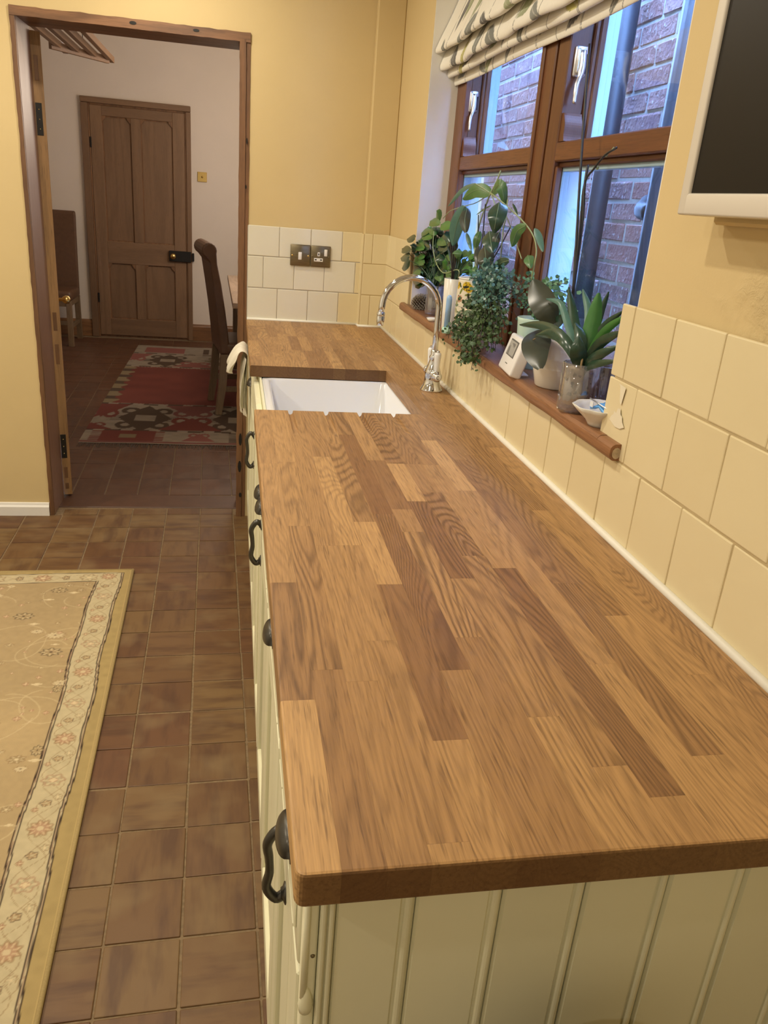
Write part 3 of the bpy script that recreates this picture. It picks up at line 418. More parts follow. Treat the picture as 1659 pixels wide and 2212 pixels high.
struct(box('wall_dining_near', M['dining_wall'], -3.1, -.90, 3.751, 3.76, -.02, 2.8))
# skirting boards
sk = [(YW, 0), (YW - .016, 0), (YW - .016, .042), (YW - .010, .050), (YW - .008, .058), (YW, .060)]
struct(MB().extrude(sk, 'X', -2.6, -.866).build('baseboard_end', M['white_gloss']))
sk2 = [(8.26, 0), (8.24, 0), (8.24, .135), (8.247, .15), (8.26, .16)]
for a, b in ((-3.0, -1.412), (-.455, .5)): struct(MB().extrude(sk2, 'X', a, b).build('baseboard_far', wood('stained_skirting', (.12, .05, .02), (.34, .165, .065), 'X', 30, .4, .3)))

# ------------------------------------------------------------------ tiles
_tc = {}
def tile_obj(w, h, t, m, parent, loc, rot, name='tile', bev=.0022, jitter=.0, dome=0):
    k = (round(w, 3), round(h, 3), t, m.name)
    if k not in _tc:
        bm = bmesh.new(); bmesh.ops.create_cube(bm, size=1)
        for v in bm.verts: v.co = Vector((v.co.x * w, v.co.y * h, (v.co.z + .5) * t))
        bmesh.ops.bevel(bm, geom=[e for e in bm.edges if sum(v.co.z for v in e.verts) > t * .5], offset=bev, segments=2, profile=.5, affect='EDGES')
        bmesh.ops.delete(bm, geom=[f for f in bm.faces if f.normal.z < -.9], context='FACES')
        me = bpy.data.meshes.new('tile'); bm.to_mesh(me); bm.free(); me.materials.append(m); _tc[k] = me
    o = bpy.data.objects.new(name, _tc[k]); COL.objects.link(o); o.parent = parent
    o.location = Vector(loc) - wloc(parent)
    R = Matrix(rot) if not isinstance(rot, Matrix) else rot
    if jitter: R = R @ Matrix.Rotation(random.gauss(0, jitter), 3, 'X') @ Matrix.Rotation(random.gauss(0, jitter), 3, 'Y')
    o.rotation_euler = R.to_euler(); return o
R_END = Matrix(((1, 0, 0), (0, 0, -1), (0, 1, 0)))        # tile x->X, y->Z, normal -> -Y
R_RIGHT = Matrix(((0, 0, -1), (-1, 0, 0), (0, 1, 0)))     # tile x->-Y, y->Z, normal -> -X
ROWS = [(1.186, 1.306), (1.056, 1.1835), (.9255, 1.0535)]
def wall_tiles(parent, where, m, edges, rows, plane, R, axis, z=None):
    for (z0, z1), cuts in zip(rows, edges):
        for a, b in zip(cuts[:-1], cuts[1:]):
            if b - a < .012: continue
            cx = (a + b) / 2; cz = (z0 + z1) / 2; w = b - a - .0022; h = z1 - z0 - .0004
            mm = m(cx) if callable(m) else m
            loc = (cx, plane, cz) if axis == 'X' else (plane, cx, cz)
            tile_obj(w, h, .0042, mm, parent, loc, R, jitter=.006)
g1 = struct(box('wall_end_tiling', M['grout_cream'], .001, .487, YW - .0069, YW + .001, ZT, 1.304))
E_END = [[.003, .134, .2665, .400, .486], [.003, .0685, .199, .3285, .4615, .486], [.003, .130, .261, .3945, .486]]
wall_tiles(g1, 'end', lambda x: M['tile_cream'] if x < .41 else M['tile_yellow'], E_END, ROWS, YW - .0042, R_END, 'X')  # cream on the left, yellower towards the corner
g2 = struct(box('trim_4', M['grout'], .487, .594, 3.4949, 3.503, ZT, 1.304))
wall_tiles(g2, 'pier', M['tile_yellow'], [[.488, .525, .594], [.488, .594], [.488, .528, .594]], ROWS, 3.4975, R_END, 'X')
# side of the casing
struct(box('trim_5', M['tile_yellow'], .481, .487, 3.496, YW - .004, ZT + .005, 1.303, bev=.001), 'yellow tile edge on the side of the boxed corner', 'tile edge')
g3 = struct(MB().box(.5901, XW + .001, -.6, 1.255, ZT, 1.304).box(.5901, XW + .001, 2.99, 3.50, ZT, 1.304).box(.5901, XW + .001, 1.255, 2.99, ZT, 1.054).build('wall_right_tiling', M['grout']))
cuts_r = [[], [], []]
def seq(a, b, start, p=.1305):
    c = [start + i * p for i in range(-20, 40)]; c = [x for x in c if a + .01 < x < b - .01]; return [a] + c + [b]
near = [[*seq(-.3, 1.272, .9635)], [*seq(-.3, 1.272, .908)], [*seq(-.3, 3.497, .846, .1295)]]
far = [[*seq(3.0, 3.497, .9635)], [*seq(3.0, 3.497, .908)]]
wall_tiles(g3, 'r', M['tile_yellow'], near, ROWS, .5928, R_RIGHT, 'Y')
wall_tiles(g3, 'r', M['tile_yellow'], far, ROWS[:2], .5928, R_RIGHT, 'Y')
# white paint splash left on the second tile by the sill
sp = MB()
def blob(cy, cz, pts): sp.add([(.5868, cy + a, cz + b) for a, b in pts], [tuple(range(len(pts)))])
blob(1.215, 1.128, [(-.030, -.014), (-.016, -.020), (.002, -.021), (.016, -.017), (.026, -.014), (.021, -.006), (.015, -.003), (.013, .004), (.006, .002), (.002, .012), (-.003, .010), (-.006, .014), (-.011, .003), (-.017, .001), (-.021, -.007)])
blob(1.213, 1.165, [(-.004, -.018), (.002, -.016), (.010, .010), (.016, .014), (-.010, .012)])
ps = sp.build('paint_splash', mat('white_filler', (.80, .735, .56), .6), g3)

# silicone bead along the worktop
sl = MB()
sl.tube([(.003, YW - .012, ZT + .003), (.482, YW - .012, ZT + .003)], .0065, 8)
sl.tube([(.482, YW - .010, ZT + .003), (.482, 3.486, ZT + .003), (.586, 3.486, ZT + .003)], .0065, 8)
sl.tube([(.5855, 3.49, ZT + .003), (.5855, -.2, ZT + .003)], .0072, 8)
struct(sl.build('trim_6', M['sealant']), 'white silicone bead where worktop meets tiles', 'sealant')

# floor tiles (kitchen): grid turned 1.34 degrees
TH = math.radians(1.34); UX = Vector((math.cos(TH), math.sin(TH), 0)); UY = Vector((-math.sin(TH), math.cos(TH), 0)); OR = Vector((-.203, 3.553, 0))
RF = Matrix.Rotation(TH, 3, 'Z')
PU, PV = .1530, .1550
for i in range(-10, 2):
    for j in range(-20, 1):
        u0, v0 = i * PU, j * PV; v1 = v0 + PV
        if j == 0: v1 = .075
        c = OR + UX * (u0 + PU / 2) + UY * ((v0 + v1) / 2)
        if c.x < -.66 and c.y < 2.72: continue
        if c.y > 3.53 and (c.x < -.80 or c.x > -.05):
            if c.x > .0 or c.x < -.87: continue
        if c.x < -1.55 or c.x > .11: continue
        tile_obj(PU - .005, v1 - v0 - .005, .011, M['quarry'], floor, (c.x + random.gauss(0, .0006), c.y + random.gauss(0, .0008), -.0105 + random.gauss(0, .0004)), RF @ Matrix.Rotation(random.gauss(0, .004), 3, 'Z'), jitter=.0022, bev=.002)
# dining room tiles: larger
TD = math.radians(1.6); RD = Matrix.Rotation(TD, 3, 'Z')
UX2 = Vector((math.cos(TD), math.sin(TD), 0)); UY2 = Vector((-math.sin(TD), math.cos(TD), 0)); OD = Vector((-.5155, 3.805, 0))
rest = MB()
for i in range(-9, 6):
    for j in range(0, 19):
        c = OD + UX2 * ((i + .5) * .1530) + UY2 * ((j + .5) * .2430)
        if c.x < -1.9 or c.x > .55 or c.y > 8.2: continue
        if -.84 < c.x < -.1 and 4.85 < c.y < 7.6: continue          # under the kilim
        if c.y < 6.1:
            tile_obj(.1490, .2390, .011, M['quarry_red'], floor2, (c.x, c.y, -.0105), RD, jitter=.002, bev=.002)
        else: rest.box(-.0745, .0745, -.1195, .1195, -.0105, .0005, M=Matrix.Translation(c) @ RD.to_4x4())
rest.build('far_tiles', M['quarry_red'], floor2, kind='stuff')

# ------------------------------------------------------------------ doorway frame
fr = thing('door_frame', 'old stained pine frame lining the open doorway', 'door frame', (-.43, 3.645, 0)); fr['kind'] = 'structure'
def post(x0, x1, name, m, y0=YW - .006, y1=3.757, z0=0, z1=1.972):
    return MB().box(x0, x1, y0, y1, z0, z1, .004).build(name, m, fr)
def ragged(x0, x1, y0, y1, z0, z1, step=.03, amp=.0009, axis='Z'):
    """front trim with a worn, uneven outer edge"""
    mb = MB(); n = int((z1 - z0) / step) if axis == 'Z' else int((x1 - x0) / step); F = []; 
    for i in range(n + 1):
        t = i / n; j = lambda: random.gauss(0, amp)
        if axis == 'Z':
            z = z0 + (z1 - z0) * t; a, b = x0 + j(), x1 + j() * .5
            F.append([(a, y1, z), (a, y0, z), (b, y0, z), (b, y1, z)])
        else:
            x = x0 + (x1 - x0) * t; a, b = z0 + j() * .5, z1 + j()
            F.append([(x, y1, a), (x, y0, a), (x, y0, b), (x, y1, b)])
    return mb.grid([r + [r[0]] for r in F], smooth=False)
MB().box(-.861, -.846, YW + .004, 3.757, 0, 1.972, .002).build('lining', M['lining'], fr)
ragged(-.864, -.847, YW - .007, YW + .006, 0, 1.990).build('edge_bead', M['pine_dark'], fr)
MB().box(-.036, .001, YW + .004, 3.757, 0, 1.972, .002).build('lining', M['pine_dark'], fr)
ragged(-.037, -.012, YW - .010, YW + .006, 0, 1.975).build('edge_bead', M['pine_dark'], fr)
ragged(-.012, .004, YW - .004, YW + .006, 0, 1.990).build('edge_bead', M['pine_dark'], fr)
MB().box(-.861, .001, YW + .004, 3.757, 1.968, 1.998, .002).build('head_lining', M['lintel'], fr)
ragged(-.864, .004, YW - .009, YW + .006, 1.966, 1.998, axis='X').build('head_bead', M['lintel'], fr)
kn = MB()
for (x, z, a, b) in ((-.43, 1.985, .013, .006), (-.20, 1.985, .012, .005)):
    kn.add([(x + a * math.cos(k * PI / 5), YW - .0105, z + b * math.sin(k * PI / 5)) for k in range(10)], [tuple(range(10))])
for (x, z, a, b) in ((-.006, 1.62, .003, .012), (-.02, .38, .007, .03), (-.022, .25, .008, .028), (-.018, .11, .006, .012), (-.008, 1.45, .003, .008)):
    kn.add([(x + a * math.cos(k * PI / 5), YW - .0115, z + b * math.sin(k * PI / 5)) for k in range(10)], [tuple(range(10))])
kn.build('knot', M['iron_black'], fr, kind='stuff')

# ------------------------------------------------------------------ open door (door_1), almost edge-on
HX, HY = -.811, 3.775
d1 = thing('door_1', 'open pine door seen edge-on at the left of the doorway', 'door', (HX, HY, .01)); d1['kind'] = 'structure'
ang = math.radians(12.6); MD = Matrix.Translation((HX, HY, .012)) @ Matrix.Rotation(ang, 4, 'Z')   # local +Y along the leaf, -X thickness
TK = .040
MB().box(-TK, 0, 0, .76, 0, 1.945, .002, M=MD).build('leaf', M['pine_light'], d1)
def on_edge(x0, x1, z0, z1, name, m, par, d=.002):
    return MB().box(x0, x1, -d, .001, z0, z1, .0006, M=MD).build(name, m, par)
for z0, z1 in ((1.57, 1.69), (.185, .30)):
    h = on_edge(-.036, -.012, z0, z1, 'hinge', M['iron_black'], d1)
    s = MB()
    for zz in (.2, .5, .8): s.lathe(0, 0, [(.0026, -.0005), (.0026, .001), (0, .0014)], 8, M=MD @ Matrix.Translation((-.024, -.0022, z0 + (z1 - z0) * zz)) @ Matrix.Rotation(PI / 2, 4, 'X'))
    s.build('screw', M['brass'], h, kind='stuff')
for z0, z1 in ((1.77, 1.86), (.78, .86), (.63, .72), (.085, .14), (.03, .06)):
    on_edge(-.030, -.014, z0, z1, 'filled_mortise', M['pine_dark'], d1, .0012)
kb = MB().lathe(0, 0, [(.009, 0), (.009, .03), (.016, .036), (.022, .048), (.020, .062), (.008, .070), (0, .071)], 16, M=MD @ Matrix.Translation((0, .66, .83)) @ Matrix.Rotation(PI / 2, 4, 'Y'))
kb.build('door_knob', M['brass'], d1)

# ------------------------------------------------------------------ far door (door_2)
bk_ = None
d2 = thing('door_2', 'stripped pine four-panel door across the dining room', 'door', (-.93, 8.25, 0)); d2['kind'] = 'structure'
def far(name, x0, x1, z0, z1, y0, y1, m, par=None, bev=.003): return MB().box(x0, x1, y0, y1, z0, z1, bev).build(name, m, par or d2)
far('frame_post', -1.412, -1.352, 0, 2.065, 8.225, 8.27, M['pine_door']); far('frame_post', -.497, -.455, 0, 2.065, 8.225, 8.27, M['pine_door'])
far('frame_head', -1.412, -.455, 2.068, 2.115, 8.222, 8.27, M['pine_rail'])
far('frame_stop', -1.352, -1.340, 0, 2.06, 8.235, 8.27, M['pine_dark']); far('frame_stop', -.509, -.497, 0, 2.06, 8.235, 8.27, M['pine_dark'])
far('backing', -1.40, -.46, 0, 2.10, 8.2575, 8.2595, M['pine_dark'])
X0, X1 = -1.338, -.511
far('stile', X0, -1.235, .02, 2.052, 8.238, 8.27, M['pine_door']); far('stile', -.618, X1, .02, 2.052, 8.238, 8.27, M['pine_door'])
far('muntin', -.985, -.90, .18, .70, 8.238, 8.27, M['pine_door']); far('muntin', -.985, -.90, .90, 1.97, 8.238, 8.27, M['pine_door'])
far('top_rail', -1.235, -.618, 1.97, 2.052, 8.2385, 8.27, M['pine_rail'])
far('lock_rail', -1.235, -.618, .70, .90, 8.2385, 8.27, M['pine_rail']); far('bottom_rail', -1.235, -.618, .02, .18, 8.2385, 8.27, M['pine_rail'])
for x0, x1 in ((-1.235, -.985), (-.90, -.618)):
    for z0, z1 in ((.18, .70), (.90, 1.97)):
        p = far('panel', x0 + .008, x1 - .008, z0 + .008, z1 - .008, 8.256, 8.27, M['pine_door'])
        # stopped chamfer corners that make the panel heads look notched
        for xx, s in ((x0, 1), (x1, -1)):
            MB().add([(xx, 8.2392, z1), (xx + s * .035, 8.2392, z1), (xx + s * .030, 8.2392, z1 - .018), (xx, 8.2392, z1 - .05), (xx, 8.258, z1), (xx + s * .035, 8.258, z1), (xx + s * .030, 8.258, z1 - .018), (xx, 8.258, z1 - .05)],
                     [(0, 1, 2, 3), (4, 7, 6, 5), (0, 4, 5, 1), (1, 5, 6, 2), (2, 6, 7, 3), (3, 7, 4, 0)]).build('moulding', M['pine_dark'], p)
lk = MB().box(-.668, -.462, 8.205, 8.237, .755, .852, .003).build('rim_lock', M['iron_black'], d2)
MB().lathe(0, 0, [(.010, 0), (.010, .02), (.026, .030), (.027, .042), (.015, .055), (0, .057)], 16, M=Matrix.Translation((-.628, 8.205, .806)) @ Matrix.Rotation(PI / 2, 4, 'X')).build('door_knob', M['brass'], lk)
far('keeper', -.455, -.435, .765, .84, 8.21, 8.26, M['iron_black'])
for z in (.33, 1.7): far('hinge', -1.345, -1.330, z, z + .09, 8.228, 8.24, M['iron_black'])

sw = thing('light_switch', 'square brass light switch on the far white wall', 'light switch', (-.354, 8.25, 1.53))
MB().box(-.398, -.312, 8.250, 8.26, 1.487, 1.573, .002).build('plate', M['brass'], sw)
MB().lathe(0, 0, [(.010, 0), (.009, .004), (.004, .006), (.003, .018), (0, .02)], 12, M=Matrix.Translation((-.354, 8.250, 1.53)) @ Matrix.Rotation(PI / 2 + .25, 4, 'X')).build('toggle', M['brass'], sw)

# ------------------------------------------------------------------ window_1
w1 = thing('window_1', 'stained wood window with two lights beside the plants', 'window', (.74, 2.11, 1.085)); w1['kind'] = 'structure'
def wb_(name, y0, y1, z0, z1, x0=.70, x1=.776, m=None, bev=.003, par=None):
    return MB().box(x0, x1, y0, y1, z0, z1, bev).build(name, m or M['win'], par or w1)
wb_('frame_post', 2.87, WY1, 1.085, WZ1)
wb_('frame_post', WY0, 1.30, 1.085, WZ1)
for y0, y1 in ((2.062, 2.145), (1.975, 2.045)): wb_('mullion', y0, y1, 1.085, WZ1)
wb_('mullion_groove', 2.045, 2.062, 1.085, WZ1, x0=.722)
wb_('mullion_bead', 2.128, 2.147, 1.085, WZ1, x0=.694, x1=.72)
wb_('frame_bead', 2.862, 2.878, 1.085, WZ1, x0=.696, x1=.72)
wb_('bottom_rail', 1.30, 1.975, 1.085, 1.128, m=M['win_h']); wb_('bottom_rail', 2.145, 2.87, 1.085, 1.128, m=M['win_h'])
wb_('bottom_bead', 1.30, 1.975, 1.128, 1.150, x0=.716, m=M['win_h']); wb_('bottom_bead', 2.145, 2.87, 1.128, 1.150, x0=.716, m=M['win_h'])
wb_('head', 1.30, 2.87, 2.08, WZ1, m=M['win_h'])
for (a, b) in ((1.30, 1.975), (2.145, 2.87)):
    wb_('transom', a, b, 1.5545, 1.597, m=M['win_h'])
    wb_('transom_bead', a, b, 1.543, 1.5555, x0=.714, m=M['win_h'])
    # far side of the upper light: rebate, stile
    wb_('stile', b - .012, b, 1.597, 2.08, x0=.752, x1=.776)
    wb_('stile_bead', b - .018, b - .010, 1.597, 2.08, x0=.762, x1=.778)
    # lower light: side beading
    wb_('glazing_bead', b - .010, b, 1.15, 1.545, x0=.705, x1=.722)
    # white painted outside of the frame
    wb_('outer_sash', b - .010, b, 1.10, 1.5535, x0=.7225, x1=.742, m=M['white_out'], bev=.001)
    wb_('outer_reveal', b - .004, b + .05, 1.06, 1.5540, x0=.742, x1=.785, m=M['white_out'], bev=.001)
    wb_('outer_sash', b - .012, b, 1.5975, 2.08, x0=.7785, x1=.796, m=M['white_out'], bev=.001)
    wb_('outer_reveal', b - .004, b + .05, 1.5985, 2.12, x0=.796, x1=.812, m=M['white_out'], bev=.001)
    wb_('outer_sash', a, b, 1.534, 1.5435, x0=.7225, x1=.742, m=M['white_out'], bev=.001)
    MB().box(.7225, .7265, a + .002, b - .012, 1.149, 1.535).build('pane', M['pane'], w1)
    MB().box(.7765, .7782, a + .002, b - .012, 1.596, 2.082).build('pane', M['pane'], w1)
# ogee horn and casement fastener on the far side of each upper light
for b in (2.87, 1.975):
    prof = []
    for k in range(13):
        t = k / 12; z = 1.660 - .061 * t
        prof.append((b - .020 + .008 * math.cos(PI * 2 * t) * (1 - t) - .012 * t * t, z))
    prof += [(b + .001, 1.5985), (b + .001, 1.660)]
    MB().extrude(prof, 'X', .704, .748, smooth=False).build('horn', M['win'], w1)
    h = MB().box(.7125, .7435, b - .010, b - .0005, 1.736, 1.800, .004, seg=2).build('window_handle', M['satin'], w1)
    MB().box(.716, .7240, b - .018, b - .009, 1.742, 1.794, .003, seg=2).build('keep', M['satin'], h)
    MB().tube(smooth_path([(.728, b - .016, 1.789), (.729, b - .020, 1.760), (.726, b - .024, 1.740), (.7185, b - .030, 1.719), (.716, b - .034, 1.699), (.7155, b - .036, 1.678)], 4), [.0075] * 9 + [.0055] * 8 + [.0045] * 4, 10).build('lever', M['satin'], h)
    s = MB()
    for z in (1.754, 1.772): s.box(.7320, .7355, b - .0108, b - .009, z - .006, z + .006)
    s.box(.7385, .7420, b - .0108, b - .009, 1.744, 1.784); s.build('slot', M['black'], h)
# sill board
def sillp():
    pts = [(.715, 1.0565)]
    for cx, cz, a0, r in ((.5785, 1.0655, 1.5 * PI, .009), (.5805, 1.0740, PI, .0110)):
        for k in range(5):
            a = a0 - k * PI / 8; pts.append((cx + r * math.cos(a), cz + r * math.sin(a)))
    return pts + [(.715, 1.0850)]
sill = MB(); n = 26
ring = sillp(); P = []
for i in range(n + 1):
    y = 1.240 + (2.982 - 1.240) * i / n; P.append([(x + (.0010 * math.sin(i * 2.1) if x < .6 else 0), y, z + (.0007 * math.sin(i * 1.7 + 2) if x < .6 else 0)) for x, z in ring] + [(ring[0][0], y, ring[0][1])])
sill.grid(P, smooth=False); sill.add([(x, 1.24, z) for x, z in ring], [tuple(range(len(ring)))]); sill.add([(x, 2.982, z) for x, z in ring], [tuple(range(len(ring)))])
ear = [(min(x, .590), z) for x, z in ring]
sill.extrude(ear, 'Y', 1.184, 1.240).extrude(ear, 'Y', 2.982, 3.047)
ws = sill.build('window_sill', M['sill'], w1)
MB().add([(.5895 - .008 + .008 * math.cos(k * PI / 6), 1.1835, 1.0695 + .010 * math.sin(k * PI / 6)) for k in range(12)], [tuple(range(12))]).build('end_grain_knot', M['bark'], ws)

# outside: neighbour's brick wall, down pipes
wo = struct(box('wall_neighbour', M['mortar'], 1.3865, 1.60, -.5, 9.0, -.3, 3.6))
struct(box('ground_outside', M['slab'], .83, 1.41, -.5, 9.0, -.3, -.15))
BP, BC = .262, .0735
_bm = {}
def brick_obj(L, y, z):
    k = round(L, 3)
    v = random.randrange(3)
    if (k, v) not in _bm:
        bm = bmesh.new(); bmesh.ops.create_cube(bm, size=1)
        for q in bm.verts: q.co = Vector((q.co.x * .026, q.co.y * L, q.co.z * (BC - .011)))
        bmesh.ops.bevel(bm, geom=bm.edges[:], offset=.004, segments=1, affect='EDGES')
        for q in bm.verts: q.co += Vector((random.gauss(0, .0012), random.gauss(0, .0018), random.gauss(0, .0016)))
        me = bpy.data.meshes.new('brick'); bm.to_mesh(me); bm.free(); me.materials.append(M['brick']); _bm[(k, v)] = me
    o = bpy.data.objects.new('brick', _bm[(k, v)]); COL.objects.link(o); o.parent = wo; o.location = Vector((1.3955 + random.gauss(0, .0015), y, z))
nb = 0
for j in range(20):
    z = .955 + j * BC; y = 1.9 + (.131 if j % 2 else 0)
    i = 0
    while y < 5.35:
        L = .125 if (j % 4 == 3 and i % 2) else .25
        if nb < 298: brick_obj(L, y + L / 2, z); nb += 1
        y += L + .012; i += 1
more = MB()
for j in range(-9, 33):
    z = .955 + j * BC; y = .1 + (.131 if j % 2 else 0)
    while y < 6.4:
        if not (0 <= j < 20 and 1.85 < y < 5.34): more.box(1.3825, 1.40, y, y + .25, z - .031, z + .031)
        y += .262
more.build('far_bricks', M['brick'], wo, kind='stuff')
def pipe(y, r, x, label):
    t = thing('downpipe', label, 'drainpipe', (x, y, -.15))
    MB().tube([(x, y, -.15), (x, y, 2.62)], r, 20).build('pipe', M['cast'], t)
    MB().tube([(x, y, 2.66), (x, y, 3.4)], r, 20).build('pipe', M['cast'], t)
    MB().lathe(x, y, [(r, 2.60), (r + .010, 2.605), (r + .012, 2.66), (r + .010, 2.70), (r, 2.705)], 20).build('collar', M['cast'], t)
    MB().box(x, 1.379, y - r - .03, y + r + .03, 2.63, 2.665, .004).build('bracket', M['cast'], t); return t
pipe(3.085, .036, 1.325, 'dark cast iron drainpipe crossing the right-hand window light')
p2 = pipe(2.53, .058, 1.305, 'wide dark drainpipe at the right edge of the window view')
MB().tube(smooth_path([(1.30, 2.60, 1.47), (1.31, 2.68, 1.475), (1.335, 2.71, 1.49), (1.350, 2.73, 1.50)], 4), .030, 12).build('branch', M['cast'], p2)

# ================================================================== WORKTOP
ZB = ZT - .036
wt = thing('worktop', 'long oiled oak block worktop over the cream cabinets', 'worktop', (.30, 2.0, ZB))
SW = .03813; YN, YF = .487, 3.528; CY0, CY1, CX = 1.985, 2.543, .441
GR = [(.0915, 1.770), (.183, 1.775), (.2705, 1.790), (.3600, 1.800)]
def groove(x, y):
    d = 0
    for gx, ye in GR:
        if y > ye:
            t = (y - ye) / (CY0 - ye); r = .0068; q = abs(x - gx) / r
            if q < 1: d = max(d, math.sqrt(1 - q * q) * .0105 * t ** .55)
    return d
def stave(x0, x1, y0, y1, tone, fig, left=False, front=False, cut=False):
    g = .00005
    has = y1 > 1.80 and y0 < 1.99 and y1 < 2.0 and any(x0 - .007 < gx < x1 + .007 for gx, _ in GR)
    mb = MB()
    if has:
        xs = sorted({x0 + g, x1 - g} | {min(max(gx + k * .0068 / 5, x0 + g), x1 - g) for gx, _ in GR for k in range(-5, 6)})
        ys = [y0 + g] + [y for y in np.linspace(1.765, y1 - g, 16) if y > y0 + .01]
        top = [[(x, y, ZT - groove(x, y)) for x in xs] for y in ys]
        mb.grid(top, smooth=False)
        nx, ny = len(xs), len(ys)
        for row, yy in ((top[0], ys[0]), (top[-1], ys[-1])):
            mb.add([*row, *[(p[0], yy, ZB) for p in row]], [(i, i + 1, nx + i + 1, nx + i) for i in range(nx - 1)])
        for c in (0, -1):
            side = [r[c] for r in top]; mb.add([*side, *[(p[0], p[1], ZB) for p in side]], [(i, i + 1, ny + i + 1, ny + i) for i in range(ny - 1)])
    else:
        bm = bmesh.new(); bmesh.ops.create_cube(bm, size=1)
        for v in bm.verts: v.co = Vector(((x0 + x1) / 2 + v.co.x * (x1 - x0 - 2 * g), (y0 + y1) / 2 + v.co.y * (y1 - y0 - 2 * g), (ZT + ZB) / 2 + v.co.z * (ZT - ZB)))
        el = lambda f: [e for e in bm.edges if f(e)]
        if left and front: bmesh.ops.bevel(bm, geom=el(lambda e: all(v.co.x < x0 + .001 and v.co.y < y0 + .001 for v in e.verts)), offset=.009, segments=5, profile=.5, affect='EDGES')
        if left or front:
            def s(e):
                a, b = e.verts; flat = abs(a.co.z - b.co.z) < 1e-5
                le = left and max(a.co.x, b.co.x) < x0 + .0105 and not (abs(a.co.y - b.co.y) < 1e-4)
                fe = front and max(a.co.y, b.co.y) < y0 + .0105 and not (abs(a.co.x - b.co.x) < 1e-4)
                return flat and (le or fe)
            bmesh.ops.bevel(bm, geom=el(s), offset=.0028, segments=2, profile=.5, affect='EDGES')
        mb.bm(bm)
    o = mb.build('stave', M['oak'], wt)
    o['tone'] = float(tone); o['figure'] = float(fig); return o
S = {0: [(.728, .88, .15), (1.012, .30, .9), (1.55, .62, .35), (CY0, .60, .4)],
     1: [(.786, .42, .45), (1.22, .50, .9), (1.561, .58, .6), (CY0, .66, .3)],
     2: [(.760, .55, .3), (1.14, .62, .3), (CY0, .58, .45)],
     3: [(.510, .7, .2), (.848, .52, .5), (1.141, .60, .3), (1.602, .78, .45), (CY0, .42, .55)],
     4: [(.648, .76, .4), (1.003, .22, .5), (1.24, .78, .15), (1.70, .52, .9), (CY0, .55, .5)],
     5: [(.777, .58, .4), (1.277, .25, .85), (1.775, .10, .15), (CY0, .42, .95)],
     6: [(.851, .46, .3), (1.196, .66, 1.0), (1.30, .58, .2), (1.584, .18, .35), (CY0, .62, .3)],
     7: [(.680, .78, .5), (1.020, .56, .7), (1.341, .15, 1.0), (1.565, .92, .1), (CY0, .40, 1.0)],
     8: [(.595, .62, .4), (1.10, .48, .8), (1.39, .38, 1.0), (1.563, .50, .35), (CY0, .46, .7)],
     9: [(.548, .62, .3), (1.054, .24, .95), (1.56, .76, .2), (CY0, .52, .6)],
     10: [(.780, .70, .35), (1.402, .62, .4), (1.745, 1.05, .05), (CY0, .58, .5)],
     11: [(.603, .76, .4), (1.0, .42, .9), (1.60, .40, .7), (CY0, .50, .6)],
     12: [(.90, .64, .4), (1.635, .40, .8), (2.3, .48, .6), (2.9, .55, .4), (YF, .5, .4)],
     13: [(.75, .58, .3), (1.3, .66, .5), (1.9, .42, .8), (2.5, .5, .3), (YF, .45, .5)],
     14: [(1.05, .50, .7), (1.7, .60, .3), (2.2, .35, .5), (2.8, .55, .5), (YF, .5, .5)],
     15: [(.85, .62, .5), (1.5, .45, .6), (2.05, .6, .4), (2.7, .45, .5), (YF, .4, .5)]}
for k in range(16):
    x0, x1 = k * SW, (k + 1) * SW
    if k == 15: x1 = .592
    y = YN
    for (ye, tn, fg) in S[k]:
        yend = ye if (k < 12 or ye < YF) else YF
        if k >= 12 and yend == YF and x0 > .48: yend = 3.492
        stave(x0, x1, y, yend, tn, fg, k == 0, y == YN); y = ye
    if k < 12:
        if k == 11: stave(CX, x1, CY0, CY1, .45, .5)
        y = CY1
        for i in range(6):
            ye = min(YF, y + random.choice((.16, .24, .3, .36))); ye = YF if YF - ye < .09 else ye
            stave(x0, x1, y, ye, random.choice((.3, .45, .5, .55, .62, .7)), random.uniform(.2, .7), k == 0); y = ye
            if ye >= YF: break

# ================================================================== SINK
sk_ = thing('sink', 'white fireclay sink set below the worktop cut-out', 'sink', (.25, 2.26, .66))
def rrect(x0, x1, y0, y1, r, z, n=5):
    out = []
    for cx, cy, a0 in ((x1 - r, y1 - r, 0), (x0 + r, y1 - r, PI / 2), (x0 + r, y0 + r, PI), (x1 - r, y0 + r, 1.5 * PI)):
        for k in range(n + 1):
            a = a0 + k * PI / 2 / n; out.append((cx + r * math.cos(a), cy + r * math.sin(a), z))
    return out + [out[0]]
SX0, SX1, SY0, SY1 = .036, .468, 1.958, 2.560
rings = [rrect(SX0, SX1, SY0, SY1, .02, .66), rrect(SX0, SX1, SY0, SY1, .02, .872), rrect(SX0 + .003, SX1 - .003, SY0 + .003, SY1 - .003, .018, .8805), rrect(SX0 + .020, SX1 - .020, SY0 + .020, SY1 - .020, .02, .882),
         rrect(SX0 + .026, SX1 - .026, SY0 + .024, SY1 - .024, .025, .876), rrect(SX0 + .032, SX1 - .030, SY0 + .030, SY1 - .028, .04, .72), rrect(SX0 + .045, SX1 - .045, SY0 + .045, SY1 - .045, .05, .69), rrect(.24, .26, 2.25, 2.27, .008, .685)]
MB().grid(rings).build('basin', M['fireclay'], sk_)
MB().lathe(.25, 2.26, [(.0, .6875), (.032, .6880), (.036, .6895), (.040, .6880)], 20).build('waste', M['chrome'], sk_)

